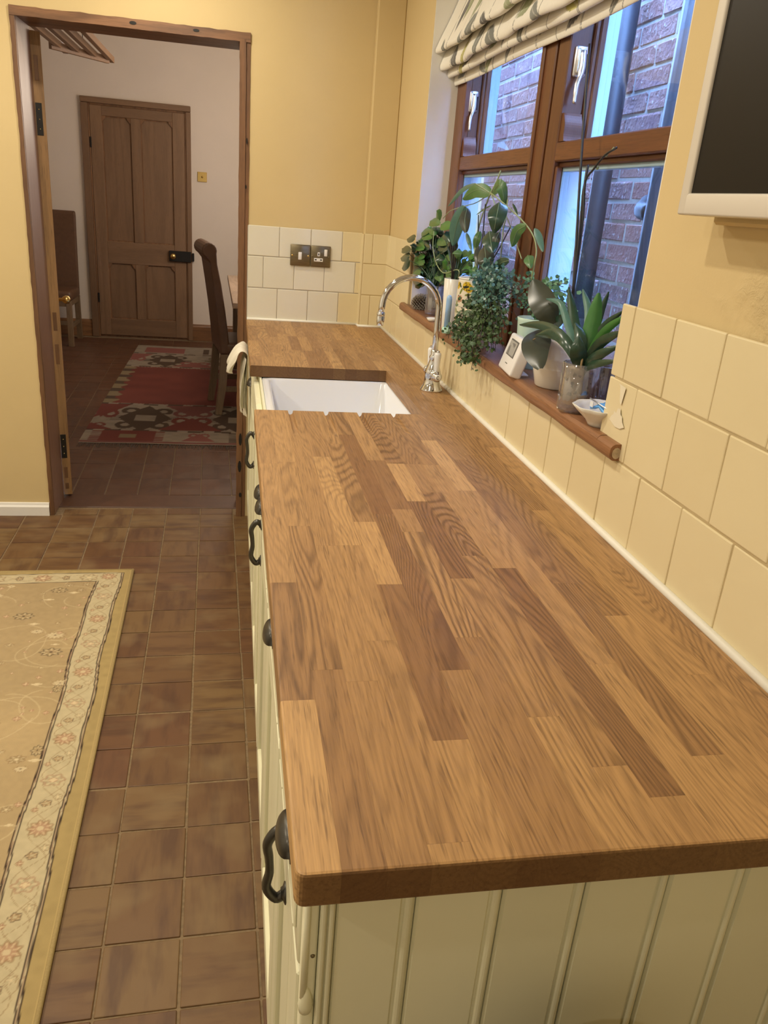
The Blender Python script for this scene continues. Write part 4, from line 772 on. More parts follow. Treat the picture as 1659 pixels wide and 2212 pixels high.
# ================================================================== TAP
TX, TY = .530, 2.278
tp = thing('tap', 'chrome swan-neck mixer tap with white lever handles', 'tap', (TX, TY, ZT))
MB().lathe(TX, TY, [(.0, ZT), (.034, ZT), (.034, ZT + .005), (.031, ZT + .008), (.030, ZT + .012), (.0265, ZT + .016), (.0235, ZT + .030), (.0225, ZT + .048), (.0245, ZT + .056), (.0215, ZT + .064), (.0165, ZT + .078), (.0125, ZT + .092), (.0145, ZT + .098), (.0145, ZT + .102), (.0100, ZT + .108), (.0115, ZT + .116), (.0095, ZT + .122), (0, ZT + .123)], 28).build('body', M['chrome'], tp)
arc = [(TX, TY, ZT + .10), (TX, TY, ZT + .18), (TX, TY, 1.158)]
cxa, ra = TX - .0835, .0835
for k in range(1, 17):
    a = k / 16 * PI; arc.append((cxa + ra * math.cos(a), TY, 1.158 + ra * math.sin(a)))
arc.append((cxa - ra - .002, TY, 1.138))
MB().tube(arc, .0092, 16).build('spout', M['chrome'], tp)
ex = cxa - ra - .002
MB().lathe(ex, TY, [(.0095, 1.142), (.0115, 1.140), (.0115, 1.132), (.0105, 1.130), (.0118, 1.128), (.0105, 1.106), (.009, 1.104), (0, 1.105)], 18).build('nozzle', M['chrome'], tp)
for s in (-1, 1):
    Mv = Matrix.Translation((TX, TY, ZT + .052)) @ Matrix.Rotation(PI / 2 * s, 4, 'X') if s > 0 else Matrix.Translation((TX, TY, ZT + .052)) @ Matrix.Rotation(-PI / 2, 4, 'X')
    sg = -s                                                 # +X rotation of 90 deg sends +Z to -Y
    v = MB().lathe(0, 0, [(.012, .012), (.012, .026), (.0155, .028), (.0155, .034), (.0125, .036), (.0125, .047), (.0155, .049), (.0155, .055), (.0115, .058), (.0115, .064), (.009, .066), (0, .0662)], 20, M=Mv).build('valve', M['chrome'], tp)
    yv = TY + sg * .042
    MB().lathe(TX, yv, [(.0075, ZT + .058), (.0085, ZT + .064), (.006, ZT + .067), (0, ZT + .067)], 14).build('lever_stem', M['chrome'], tp)
    lv = MB().lathe(TX, yv, [(.0045, ZT + .065), (.0075, ZT + .070), (.0082, ZT + .082), (.0098, ZT + .104), (.0102, ZT + .114), (.0090, ZT + .119), (.003, ZT + .1205), (0, ZT + .1205)], 18).build('lever', M['ceramic'], tp)
    MB().lathe(TX, yv, [(.0058, ZT + .1195), (.0058, ZT + .123), (.0035, ZT + .126), (0, ZT + .1266)], 12).build('finial', M['chrome'], lv)
    cap = MB().lathe(0, 0, [(.0088, .0655), (.0088, .0668), (0, .0672)], 18, M=Mv).build('index_cap', M['ceramic'], v)
    if sg < 0:      # the letter C on the near valve
        pts = [(TX + .0036 * math.cos(a), TY - .0674, ZT + .052 + .0046 * math.sin(a)) for a in np.linspace(.7, 2 * PI - .7, 14)]
        MB().tube(pts, .0007, 5).build('letter_c', M['black'], v)

# ================================================================== CABINETS
FX = .030                                   # carcass face
def front_panel(mb, x, y0, y1, z0, z1, fw=.055, t=.018):
    """framed front: proud frame, stepped moulding, recessed field"""
    mb.box(x, x + t, y0, y1, z0, z1, .0016)
def door_front(par, y0, y1, z0, z1, name='door'):
    w = .058; x = .012
    d = MB(); d.box(x, FX - .001, y0, y0 + w, z0, z1, .0022).box(x, FX - .001, y1 - w, y1, z0, z1, .0022)
    d.box(x, FX - .001, y0 + w, y1 - w, z1 - w, z1, .0022).box(x, FX - .001, y0 + w, y1 - w, z0, z0 + w, .0022)
    o = d.build(name, M['cream'], par)
    f = MB(); n = max(1, int((y1 - y0 - 2 * w) / .075)); p = (y1 - y0 - 2 * w) / n
    for i in range(n):
        MB().box(x + .008, FX - .002, y0 + w + i * p + .0012, y0 + w + (i + 1) * p - .0012, z0 + w - .002, z1 - w + .002, .0022).build('board', M['cream'], o)
    return o
def drawer_front(par, y0, y1, z0=.742, z1=.866):
    o = MB().box(.012, FX - .001, y0, y1, z0, z1, .0035, seg=2).build('drawer', M['cream'], par)
    MB().box(.0095, .0125, y0 + .022, y1 - .022, z0 + .022, z1 - .022, .002).build('raised_field', M['cream'], o)
    return o
def cup_pull(par, yc, zc=.800, x=.0095, R=.030, proj=.0145):
    mb = MB(); rows = []
    for i in range(9):                       # quarter dome, open below
        th = i / 8 * PI / 2; row = []
        for k in range(13):
            ph = k / 12 * PI
            row.append((x - proj * math.sin(th) * math.sin(ph) ** .6, yc - R * math.cos(ph), zc - .012 + .024 * math.cos(th) * (math.sin(ph) ** .5)))
        rows.append(row)
    mb.grid(rows); o = mb.build('cup_handle', M['iron'], par)
    sm = o.modifiers.new('t', 'SOLIDIFY'); sm.thickness = .002
    MB().box(x - .001, x + .0025, yc - R - .006, yc + R + .006, zc - .014, zc + .022, .001).build('back_plate', M['iron'], o)
def bow_handle(par, yc, z0, z1, x=.0115, out=.022):
    mb = MB(); P = smooth_path([(x, yc, z0 + .004), (x - out * .5, yc, z0 - .002), (x - out, yc, z0 + .016), (x - out + .003, yc, (z0 + z1) / 2 - .01), (x - out + .002, yc, (z0 + z1) / 2 + .012), (x - out, yc, z1 - .016), (x - out * .5, yc, z1 + .002), (x, yc, z1 - .004)], 5)
    r = [.0050 + .0012 * abs(math.cos(i / (len(P) - 1) * PI)) for i in range(len(P))]
    mb.tube(P, r, 10); o = mb.build('bow_handle', M['iron'], par)
    for z in (z0 + .004, z1 - .004):
        MB().lathe(0, 0, [(.013, 0), (.013, .0016), (.008, .0035), (.0065, .006), (0, .006)], 14, M=Matrix.Translation((x + .0008, yc, z)) @ Matrix.Rotation(-PI / 2, 4, 'Y')).build('foot', M['iron'], o)
def cabinet(label, y0, y1, drawer=True, cup=None, handle=None, hz=(.655, .765), doors=1):
    t = thing('base_cabinet', label, 'cabinet', (.30, (y0 + y1) / 2, 0), 'cream base cabinets under the worktop')
    sinkcab = y0 < 2.0 < y1 or (y0 < 2.5 < y1)
    mb = MB(); x1 = .580
    if sinkcab: mb.box(FX, x1, y0, y0 + .016, .10, .655).box(FX, x1, y1 - .016, y1, .10, .655).box(FX, x1, y0, y1, .10, .115).box(x1 - .01, x1, y0, y1, .1, .655).box(FX, FX + .006, y0, y1, .60, .882)
    else: mb.box(FX, x1, y0, y0 + .016, .10, ZB - .0005).box(FX, x1, y1 - .016, y1, .10, ZB - .0005).box(FX, x1, y0, y1, .10, .115).box(FX, FX + .05, y0, y1, ZB - .03, ZB - .0005).box(x1 - .01, x1, y0, y1, .1, ZB - .0005)
    mb.build('carcass', M['cream'], t)
    MB().box(FX + .001, FX + .018, y0, y1, 0, .10, .001).build('plinth', M['cream'], t)
    # face frame
    MB().box(FX - .003, FX + .004, y0, y0 + .012, .10, ZB - .001).box(FX - .003, FX + .004, y1 - .012, y1, .10, ZB - .001).build('face_frame', M['cream'], t)
    if drawer:
        d = drawer_front(t, y0 + .008, y1 - .008)
        if cup: cup_pull(d, cup)
        top = .730
    else: top = .866
    w = (y1 - y0 - .016) / doors
    for i in range(doors):
        dd = door_front(t, y0 + .008 + i * w + .001, y0 + .008 + (i + 1) * w - .001, .112, top)
        if handle and y0 + .008 + i * w < handle < y0 + .008 + (i + 1) * w: bow_handle(dd, handle, *hz)
    return t
cabinet('cream base cabinet nearest the camera with cup pull and bow handle', .540, .880, cup=.665, handle=.700, hz=(.668, .765))
cabinet('cream base cabinet second from the near end, cup pull only', .880, 1.300, cup=1.088)
cabinet('cream base cabinet third from the near end, cup pull over bow handle', 1.300, 1.670, cup=1.625, handle=1.655, hz=(.648, .745))
cabinet('narrow cream base cabinet before the sink with a cup pull', 1.670, 1.950, cup=1.715)
cabinet('cream sink cabinet with bow handle below the white sink', 1.950, 2.575, drawer=False, handle=2.400, hz=(.63, .735), doors=2)
cabinet('cream base cabinet at the far end under the worktop by the doorway', 2.575, 3.500, cup=2.850, doors=2)

# beaded end panel
ep = thing('end_panel', 'cream beaded end panel facing the camera under the worktop', 'cabinet panel', (.30, .53, 0))
edges = [.040, .1125, .1945, .2765, .362, .4435, .5265, .592]
YP = .512
def bead_board(a, b, first):
    """one tongue and groove board: flat field then groove, bead, groove on its right side"""
    g = .0028; pr = [(a + .0004, YP + .016), (a + .0004, YP + .004), (a + .0022, YP), (b - .0150, YP), (b - .0128, YP + g), (b - .0112, YP + g)]
    for k in range(7):
        t = PI - k * PI / 6; pr.append((b - .0068 + .0042 * math.cos(t), YP + g - .0036 * math.sin(t)))
    pr += [(b - .0016, YP + g + .001), (b - .0004, YP + g + .002), (b - .0004, YP + .016)]
    MB().extrude(pr, 'Z', .0, ZB - .0005).build('board', M['cream'], ep)
for a, b in zip(edges[:-1], edges[1:]): bead_board(a, b, a)
pp = [(.0315, YP + .020), (.0265, YP + .020), (.0265, YP + .004)]
for cx in (.0295, .0365):
    for k in range(6):
        t = PI - k * PI / 5; pp.append((cx + .003 * math.cos(t), YP + .002 - .004 * math.sin(t)))
pp += [(.0402, YP + .004), (.0402, YP + .020)]
MB().extrude(pp, 'Z', 0, ZB - .0005).build('corner_bead', M['cream'], ep)
MB().box(.013, .0262, YP + .004, YP + .026, 0, ZB - .0005, .003, seg=2).build('corner_post', M['cream'], ep)
st = MB().tube([(.0150, YP + .003, ZB - .002), (.0148, YP + .003, .735)], .0030, 8)
st.lathe(.0175, YP + .004, [(0, .722), (.0060, .724), (.0072, .733), (.0055, .744), (.003, .752), (0, .754)], 12).build('stopped_bead', M['cream'], ep)
sc = MB()
for (x, z) in ((.022, .793), (.0225, .730)): sc.lathe(0, 0, [(.0022, 0), (.0018, .001), (0, .0012)], 8, M=Matrix.Translation((x, YP + .0038, z)) @ Matrix.Rotation(PI / 2, 4, 'X'))
sc.build('nail_head', M['bronze'], ep, kind='stuff')

# ================================================================== SOCKETS
def plate(name, label, x0, x1):
    t = thing(name, label, 'socket' if name[0] == 's' and 'socket' in name else 'switch', ((x0 + x1) / 2, YW - .012, 1.2))
    MB().box(x0, x1, YW - .0175, YW - .010, 1.156, 1.2425, .003, seg=2).build('plate', M['bronze'], t); return t
s1 = plate('fused_switch', 'bronze wall plate with a single white rocker, left of the socket', .180, .2645)
MB().box(.214, .2285, YW - .0205, YW - .016, 1.181, 1.212, .002, seg=2).build('rocker', M['white_plastic'], s1)
for x in (.1885, .2560): MB().lathe(0, 0, [(.0040, 0), (.0035, .0012), (0, .0015)], 12, M=Matrix.Translation((x, YW - .0175, 1.198)) @ Matrix.Rotation(PI / 2, 4, 'X')).build('screw', M['brass'], s1)
s2 = plate('plug_socket', 'bronze single plug socket with white inserts on cream tiles', .2665, .351)
MB().box(.3235, .3365, YW - .0210, YW - .016, 1.201, 1.229, .002, seg=2).build('rocker', M['white_plastic'], s2)
e_ = MB().box(.295, .3055, YW - .0185, YW - .016, 1.200, 1.216, .001).build('earth_insert', M['white_plastic'], s2)
MB().box(.298, .3025, YW - .0188, YW - .0184, 1.204, 1.212).build('slot', M['black'], e_)
l_ = MB().box(.281, .319, YW - .0185, YW - .016, 1.178, 1.192, .001).build('live_insert', M['white_plastic'], s2)
MB().box(.2845, .292, YW - .0188, YW - .0184, 1.183, 1.188).box(.307, .3145, YW - .0188, YW - .0184, 1.183, 1.188).build('slot', M['black'], l_)
for x in (.2735, .3435): MB().lathe(0, 0, [(.0040, 0), (.0035, .0012), (0, .0015)], 12, M=Matrix.Translation((x, YW - .0175, 1.198)) @ Matrix.Rotation(PI / 2, 4, 'X')).build('screw', M['bronze'], s2)

# ================================================================== TV
tv = thing('wall_screen', 'white-framed flat screen on the wall right of the window', 'screen', (.56, .6, 1.45))
VX0, VX1 = .536, .572; B = .047
VY1, VY0, VZ0, VZ1 = 1.060, .16, 1.447, 1.99
fr_ = MB()
fr_.box(VX0, VX1, VY1 - .021, VY1, VZ0, VZ1, .003, seg=2).box(VX0, VX1, VY0, VY0 + .021, VZ0, VZ1, .003, seg=2)
fr_.box(VX0, VX1, VY0 + .015, VY1 - .015, VZ0, VZ0 + .027, .003, seg=2).box(VX0, VX1, VY0 + .015, VY1 - .015, VZ1 - .027, VZ1, .003, seg=2)
fr_.build('bezel', M['tvwhite'], tv)
MB().box(VX0 + .004, VX1 - .002, VY0 + .015, VY1 - .0165, VZ0 + .022, VZ1 - .02).build('display', M['screen'], tv)
MB().box(VX1, .597, .35, .85, 1.55, 1.85).build('wall_bracket', M['black'], tv)
MB().box(.582, .5975, .30, 1.045, 1.438, 1.462, .004).build('shadow_ledge', M['wall'], tv)  # added wall-coloured ledge, stands in for the shadow under the screen

# bin below the end panel, only its lid rim in view
bn = thing('pedal_bin', 'dark rounded bin lid just inside the bottom edge of the picture', 'bin', (.30, .33, 0))
MB().lathe(.272, .366, [(.075, .0), (.078, .01), (.082, .69), (.084, .71)], 28).build('drum', M['binlid'], bn)
MB().lathe(.272, .366, [(.085, .71), (.087, .722), (.083, .738), (.055, .752), (0, .758)], 28).build('lid', M['binlid'], bn)

# ================================================================== RUGS (flat woven print carried by the mesh)
def srgb(a): return np.array(lin(*a))
def mixc(c, m, col): return c * (1 - m[:, None]) + np.asarray(col)[None] * m[:, None]
def sm(e0, e1, x): t = np.clip((x - e0) / (e1 - e0), 0, 1); return t * t * (3 - 2 * t)
def vnoise(x, y, s, seed=0):
    xi = x * s; yi = y * s; x0 = np.floor(xi).astype(int); y0 = np.floor(yi).astype(int); fx = xi - x0; fy = yi - y0
    fx = fx * fx * (3 - 2 * fx); fy = fy * fy * (3 - 2 * fy)
    def h(a, b): return (np.sin(a * 127.1 + b * 311.7 + seed * 74.7) * 43758.5453) % 1.0
    return (h(x0, y0) * (1 - fx) + h(x0 + 1, y0) * fx) * (1 - fy) + (h(x0, y0 + 1) * (1 - fx) + h(x0 + 1, y0 + 1) * fx) * fy
def grid_obj(xs, ys, zf, name, m, loc, thick=0):
    X, Y = np.meshgrid(xs, ys); Z = zf(X, Y)
    nx, ny = len(xs), len(ys)
    v = np.stack([X.ravel() - loc[0], Y.ravel() - loc[1], Z.ravel() - loc[2]], 1)
    i = np.arange((ny - 1) * (nx - 1)); r = i // (nx - 1); c = i % (nx - 1); a = r * nx + c
    f = np.stack([a, a + 1, a + nx + 1, a + nx], 1)
    me = bpy.data.meshes.new(name); me.vertices.add(len(v)); me.vertices.foreach_set('co', v.ravel())
    me.loops.add(f.size); me.loops.foreach_set('vertex_index', f.ravel()); me.polygons.add(len(f)); me.polygons.foreach_set('loop_start', np.arange(len(f)) * 4); me.update(calc_edges=True)
    me.materials.append(m); o = bpy.data.objects.new(name, me); COL.objects.link(o); o.location = loc
    return o, X.ravel(), Y.ravel()
# Persian-style rug: local frame turned with the tiles; u across from right edge, v from far edge
RC = Vector((-.438, 2.946, 0))
loc = (RC.x, RC.y, 0)
us = np.concatenate([np.arange(0, .60, .0028), np.arange(.60, 1.6, .005)]); vs_ = np.arange(0, 2.5, .0032)
rug, U, V = grid_obj(-us[::-1], -vs_[::-1], lambda X, Y: .0085 + .0012 * np.sin(X * 9) * np.sin(Y * 7), 'rug', printed('rug_pile', .95, .35, 700), (0, 0, 0))
u = -U; v = -V
wob = .004 * np.sin(v * 7 + 1) + .003 * np.sin(v * 17) ; wob2 = .003 * np.sin(u * 9)
ub = u + wob - .004; vb = v + wob2
gold = srgb((166, 145, 98)); field = srgb((172, 150, 112)); cream = srgb((190, 176, 142)); dk = srgb((52, 34, 32)); rose = srgb((164, 124, 98)); tan = srgb((140, 112, 78)); ivory = srgb((214, 196, 158))
c = np.tile(gold, (len(u), 1)) * (.92 + .16 * vnoise(u, v, 60)[:, None])
eL = .033; eR = .128                                # border between these distances from the edge
d_edge = np.minimum(ub, vb * 1.0 + .006)
inb = d_edge > eL; inf = (ub > eR) & (vb > .105)
c = mixc(c, inb.astype(float), cream * 1.0)
c[inb] *= (.93 + .14 * vnoise(u[inb], v[inb], 90, 2))[:, None]
fl = inf.astype(float)
fieldn = field[None] * (.88 + .2 * vnoise(u, v, 4, 5) + .1 * vnoise(u, v, 80, 6))[:, None]
c = c * (1 - fl[:, None]) + fieldn * fl[:, None]
# vines
def vine(cu, cv, amp, per, ph, w, col, mask, horiz=False):
    a, b = (v, u) if not horiz else (u, v)
    d = np.abs(b - (cu if not horiz else cv) - amp * np.sin(a * 2 * PI / per + ph))
    return mixc(c, mask * (1 - sm(w * .6, w, d)) * .55, col)
mid = (eL + eR) / 2
bm_ = ((ub > eL + .004) & (ub < eR - .004) & (vb > .03)).astype(float)
for ph, am in ((0, .026), (PI, .026), (1.2, .034)): c = vine(mid, 0, am, .17, ph, .0016, tan, bm_)
bmh = ((vb > .028) & (vb < .10) & (ub > eR)).astype(float)
for ph in (0, PI): c = vine(0, .066, .02, .17, ph, .0016, tan, bmh, True)
def flower(cu, cv, ru, rv, n, col, ring, mask, core=None, k=.35):
    global c
    sel = (np.abs(u - cu) < ru * 1.5) & (np.abs(v - cv) < rv * 1.5)
    if not sel.any(): return
    x = (u[sel] - cu) / ru; y = (v[sel] - cv) / rv; r = np.hypot(x, y); a = np.arctan2(y, x)
    R = 1 + .16 * np.cos(n * a)
    m = (1 - sm(R * .9, R, r)) * mask[sel]
    cc = c[sel]
    cc = mixc(cc, m * .75, col)
    pet = m * (np.cos(n * a * 1.0) > .55) * (r > .45); cc = mixc(cc, pet * .5, ivory)
    rg = (1 - sm(.08, .16, np.abs(r - R * .95))) * mask[sel]; cc = mixc(cc, rg * (.55 if ring is not None else 0), ring if ring is not None else col)
    co = (1 - sm(k * .8, k, r)) * mask[sel]; cc = mixc(cc, co * .85, core if core is not None else ivory)
    c[sel] = cc
allm = np.ones(len(u))
i = 0
for cv in np.arange(.06, 2.5, .083):
    typ = i % 4; cu = mid + .004
    if typ == 0: flower(cu, cv, .026, .024, 9, rose * 1.1, tan, bm_, ivory * .9)
    elif typ == 2: flower(cu, cv, .026, .020, 6, cream * .8, rose, bm_, rose * 1.2, .45); flower(cu, cv, .011, .008, 4, ivory, rose, bm_)
    else: flower(cu + .002, cv, .013, .011, 5, tan * 1.2, dk, bm_, cream)
    if typ in (1, 3):
        flower(cu + .024, cv + .02, .008, .008, 4, rose, tan, bm_); flower(cu - .022, cv - .02, .010, .010, 5, cream * .9, tan, bm_)
    i += 1
i = 0
for cu in np.arange(.155, 1.6, .083):
    if i % 2 == 0: flower(cu, .066, .030, .026, 7, rose if i % 4 else cream * .9, tan, bmh, ivory)
    else: flower(cu, .066, .013, .016, 5, tan, dk, bmh, cream)
    i += 1
# guard lines (double dark)
for e, w in ((eL, .0028), (eL + .0075, .0024), (eR - .0065, .0024), (eR + .001, .0030)):
    m = (1 - sm(w * .5, w * .8, np.abs(ub - e))) * (vb > (.028 if e < .06 else .10)); c = mixc(c, m * .95, dk * .8)
for e, w in ((.030, .0030), (.104, .0032)):
    m = (1 - sm(w * .5, w * .8, np.abs(vb - e))) * (ub > (eL if e < .05 else eR)); c = mixc(c, m * .8, dk)
m = ((ub > eL + .0025) & (ub < eL + .0055) & (vb > .03)) | ((ub > eR - .004) & (ub < eR - .0005) & (vb > .10)); c = mixc(c, m * .5, rose * .8)
# field: scrolling vines and scattered palmettes
rf = np.random.default_rng(5); fm = inf.astype(float)
for k in range(120):
    cu, cv, R = rf.uniform(.15, 1.3), rf.uniform(.12, 2.4), rf.uniform(.05, .12); a0, a1 = rf.uniform(0, 6.28), rf.uniform(2.5, 4.8)
    sel = (np.abs(u - cu) < R * 1.2) & (np.abs(v - cv) < R * 1.2); x = u[sel] - cu; y = v[sel] - cv
    a = (np.arctan2(y, x) - a0) % (2 * PI); m = (1 - sm(.0012, .0026, np.abs(np.hypot(x, y) - R * (1 + .06 * np.sin(3 * a))))) * (a < a1) * fm[sel]
    c[sel] = mixc(c[sel], m * .30, ivory * 1.05)
for k in range(460):
    cu, cv = rf.uniform(.14, 1.3), rf.uniform(.11, 2.45); t = k % 6; s = rf.uniform(.5, 1.1)
    if t == 0: flower(cu, cv, .030 * s, .020 * s, 12, ivory * .88, tan, fm, dk * 2.2, .16)
    elif t == 1: flower(cu, cv, .012 * s, .010 * s, 5, field * .85, dk if k % 12 == 1 else tan, fm, ivory, .4)
    elif t == 2: flower(cu, cv, .020 * s, .014 * s, 7, field * .78, tan, fm, ivory, .3)
    elif t == 3: flower(cu, cv, .018 * s, .007 * s, 4, ivory, None, fm)
    else: flower(cu, cv, .010 * s, .010 * s, 4, rose * 1.15 + .02, tan, fm, ivory)
for (cu, cv, a, b) in ((.20, .60, .030, .022), (.285, 1.155, .036, .026), (.245, .17, .026, .018), (.33, .36, .030, .022), (.145, .81, .012, .018), (.146, 1.10, .014, .02), (.36, .86, .03, .02), (.26, 1.50, .03, .024)):
    flower(cu, cv, a, b, 8, field * .86, dk * .7, fm, dk * 1.4, .18)
# edge cord in a lighter gold
m = (u < .006).astype(float); c = mixc(c, m, gold * 1.25)
paint(rug, np.clip(c, 0, 1)); rug.location = loc; rug.rotation_euler = (0, 0, TH)
tag(rug, 'pale gold floral rug with a dark-lined border on brown floor tiles', 'rug')
bd = MB().tube([(0, 0, .0065), (0, -2.5, .0065)], .0058, 8).tube([(0, 0, .0065), (-1.6, 0, .0065)], .0045, 8)
bb = bd.build('binding', speckle('gold_binding', tuple(gold), .9, 300, .2, .3), None); bb.parent = rug; bb.location = (0, 0, 0)

# kilim in the dining room
kx = np.arange(-.94, .16, .0065); ky = np.arange(4.655, 7.84, .011)
kil, X, Y = grid_obj(kx, ky, lambda X, Y: .0045 + .001 * np.sin(X * 11 + Y * 3), 'kilim', printed('kilim_wool', .95, .3, 400), (-.4, 6.2, 0))
kr = srgb((128, 64, 52)); kc = srgb((166, 150, 130)); kb_ = srgb((92, 72, 56)); kt = srgb((148, 128, 96)); kp = srgb((152, 92, 82))
c = np.tile(kc, (len(X), 1)) * (.85 + .25 * vnoise(X, Y, 25)[:, None])
jag = .02 * ((X * 40) % 1.0)
red = (Y > 5.60 + jag * .6) & (Y < 6.86 - jag); c = mixc(c, red.astype(float), kr); c[red] *= (.85 + .3 * vnoise(X[red], Y[red], 8, 3))[:, None]
sd = red & (X < -.86 + .02 * np.sin(Y * 40)); c = mixc(c, sd.astype(float), kt); c = mixc(c, (sd & ((Y * 4.2) % 1 < .4)).astype(float), kb_)
for yb in (5.585, 4.935, 6.88, 7.45): c = mixc(c, (np.abs(Y - yb - .006 * np.sin(X * 25)) < .016).astype(float) * ((X * 6) % 1 < .6), kb_)
def hook(cx, cy, w, h, col):
    global c
    x = np.abs(X - cx) / w; y = np.abs(Y - cy) / h
    body = (x + y * .75 < 1.0) & ~((x < .38) & (y < .30)); hooks = (np.abs(np.hypot(x - .62, y - .72) - .26) < .10) & (y > .45)
    comb = (x < 1.25) & (y < .28) & (x > .6) & (((Y * 60) % 1) < .5)
    c = mixc(c, (body | hooks | comb).astype(float), col)
def tri(cx, cy, w, h, col, s=1):
    global c
    x = np.abs(X - cx) / w; y = (Y - cy) * s / h
    t = (y > 0) & (y < 1 - x); hk = (np.abs(np.hypot(x - .35, y - .75) - .22) < .08)
    c = mixc(c, (t | hk).astype(float), col)
for cx in (-.62, -.02): hook(cx, 5.23, .17, .24, kb_)
tri(-.32, 4.955, .20, .30, kr); tri(-.32, 5.575, .20, .28, kp * .8, -1); tri(-.90, 5.575, .16, .34, kr, -1); tri(-.93, 4.95, .14, .14, kr)
hook(-.62, 7.15, .16, .20, kb_); hook(-.18, 7.2, .10, .14, kt * .6); tri(-.38, 6.90, .20, .22, kp); tri(-.9, 7.42, .14, .30, kp, -1)
b = (Y < 4.92) & (Y > 4.70)
c = mixc(c, (b & (X > -.84) & (X < -.52)).astype(float), kr); c = mixc(c, (b & (np.abs(X + .68) < .05) & (np.abs(Y - 4.81) < .04)).astype(float), kt)
for x0, x1 in ((-.90, -.84), (-.52, -.47), (-.08, .0)): c = mixc(c, (b & (X > x0) & (X < x1) & ((Y * 28) % 1 < .5)).astype(float), kr if x0 < -.1 else kb_)
tri(-.26, 4.73, .10, .16, kp)
c = mixc(c, ((Y < 4.70) & (Y > 4.675)).astype(float), kp * .8)
b = (Y > 7.50) & (Y < 7.74); c = mixc(c, (b & (X > -.85) & (X < -.50)).astype(float), kp); c = mixc(c, (b & (X > -.36) & (X < -.2) & ((X * 12) % 1 < .6)).astype(float), kb_)
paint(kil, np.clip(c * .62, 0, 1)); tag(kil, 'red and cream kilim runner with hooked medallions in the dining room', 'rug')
fg = MB(); rr = random.Random(3)
for k in range(150):
    x = -.93 + k * .0072; dx = rr.uniform(-.012, .012); L = rr.uniform(.05, .085)
    fg.tube([(x, 4.657, .004), (x + dx * .5, 4.657 - L * .5, .005), (x + dx, 4.657 - L, .002)], .0014, 4)
f_o = fg.build('fringe', speckle('grey_fringe', (.13, .105, .085), .95, 200, .3, 0), kil, kind='stuff')

# ================================================================== ROMAN BLIND
BY0, BY1 = 1.262, 2.978
prof = [(.694, 2.155), (.685, 2.11), (.668, 2.06), (.648, 2.01), (.628, 1.965), (.6155, 1.935), (.612, 1.922), (.6165, 1.914), (.628, 1.916), (.645, 1.93), (.660, 1.945),
        (.650, 1.925), (.640, 1.900), (.634, 1.882), (.6345, 1.870), (.641, 1.864), (.652, 1.870), (.668, 1.892), (.676, 1.905), (.668, 1.888), (.660, 1.868), (.658, 1.853), (.664, 1.845), (.672, 1.849), (.682, 1.872), (.688, 1.885), (.6865, 1.865), (.6835, 1.838), (.686, 1.826), (.6905, 1.824), (.6925, 1.835), (.6945, 1.88), (.696, 2.0)]
PP = smooth_path([(x, 0, z) for x, z in prof], 5); n = len(PP)
slen = [0]
for a, b in zip(PP[:-1], PP[1:]): slen.append(slen[-1] + (b - a).length)
ysb = np.arange(BY0, BY1 + .0001, (BY1 - BY0) / 560)
Sg, Yg = np.meshgrid(np.array(slen), ysb); px = np.array([p.x for p in PP]); pz = np.array([p.z for p in PP])
sag = lambda y: .006 * np.sin((y - BY0) / (BY1 - BY0) * PI) + .0025 * np.sin(y * 7 + 1)
bulge = np.clip((2.12 - pz) / .3, 0, 1)
Xb = px[None, :] - (.004 * np.sin(ysb * 13) + .003 * np.sin(ysb * 31 + 2))[:, None] * bulge[None, :] * (np.arange(n) < n * .6)[None, :] * 1.4
Zb = pz[None, :] - sag(ysb)[:, None] * bulge[None, :]
blind, _, _ = grid_obj(np.arange(n), np.arange(len(ysb)), lambda X, Y: X * 0, 'roman_blind', printed('printed_linen', .9, .25, 900), (0, 0, 0))
vv = np.stack([Xb.ravel() - .69, Yg.ravel() - 2.11, Zb.ravel() - 2.15], 1)
blind.data.vertices.foreach_set('co', vv.astype(np.float32).ravel()); blind.data.polygons.foreach_set('use_smooth', [True] * len(blind.data.polygons)); blind.data.update()
blind.location = (.69, 2.11, 2.15)
s = Sg.ravel(); y = Yg.ravel(); lb = srgb((238, 234, 222)); c = np.tile(lb, (len(s), 1)) * (.97 + .05 * vnoise(s, y, 500)[:, None])
grey = srgb((120, 124, 120)); sage = srgb((150, 158, 120)); oliv = srgb((176, 170, 88)); char = srgb((62, 62, 64))
rl = np.random.default_rng(11)
def leafp(cs, cy, L, W, ang, col, vein):
    global c
    sel = (np.abs(s - cs) < L) & (np.abs(y - cy) < L)
    if not sel.any(): return
    a = s[sel] - cs; b_ = y[sel] - cy; x = a * math.cos(ang) + b_ * math.sin(ang); w = -a * math.sin(ang) + b_ * math.cos(ang)
    t = np.clip((x / L + .5), 0, 1); half = W * .5 * np.sin(PI * t ** .75) ; m = (np.abs(w) < half) & (np.abs(x) < L / 2)
    cc = c[sel]; sh = .8 + .4 * (w / (W + 1e-6) + .5); cc = cc * (1 - m[:, None] * .88) + (np.asarray(col)[None] * sh[:, None]) * m[:, None] * .88
    cc = mixc(cc, (m & (np.abs(w) < .0012)).astype(float) * .7, vein); cc = mixc(cc, (m & (np.abs(np.abs(w) - half) < .0012) & (w > 0)).astype(float) * .6, char); c[sel] = cc
stems = [BY0 + .10 + i * .165 for i in range(11)]
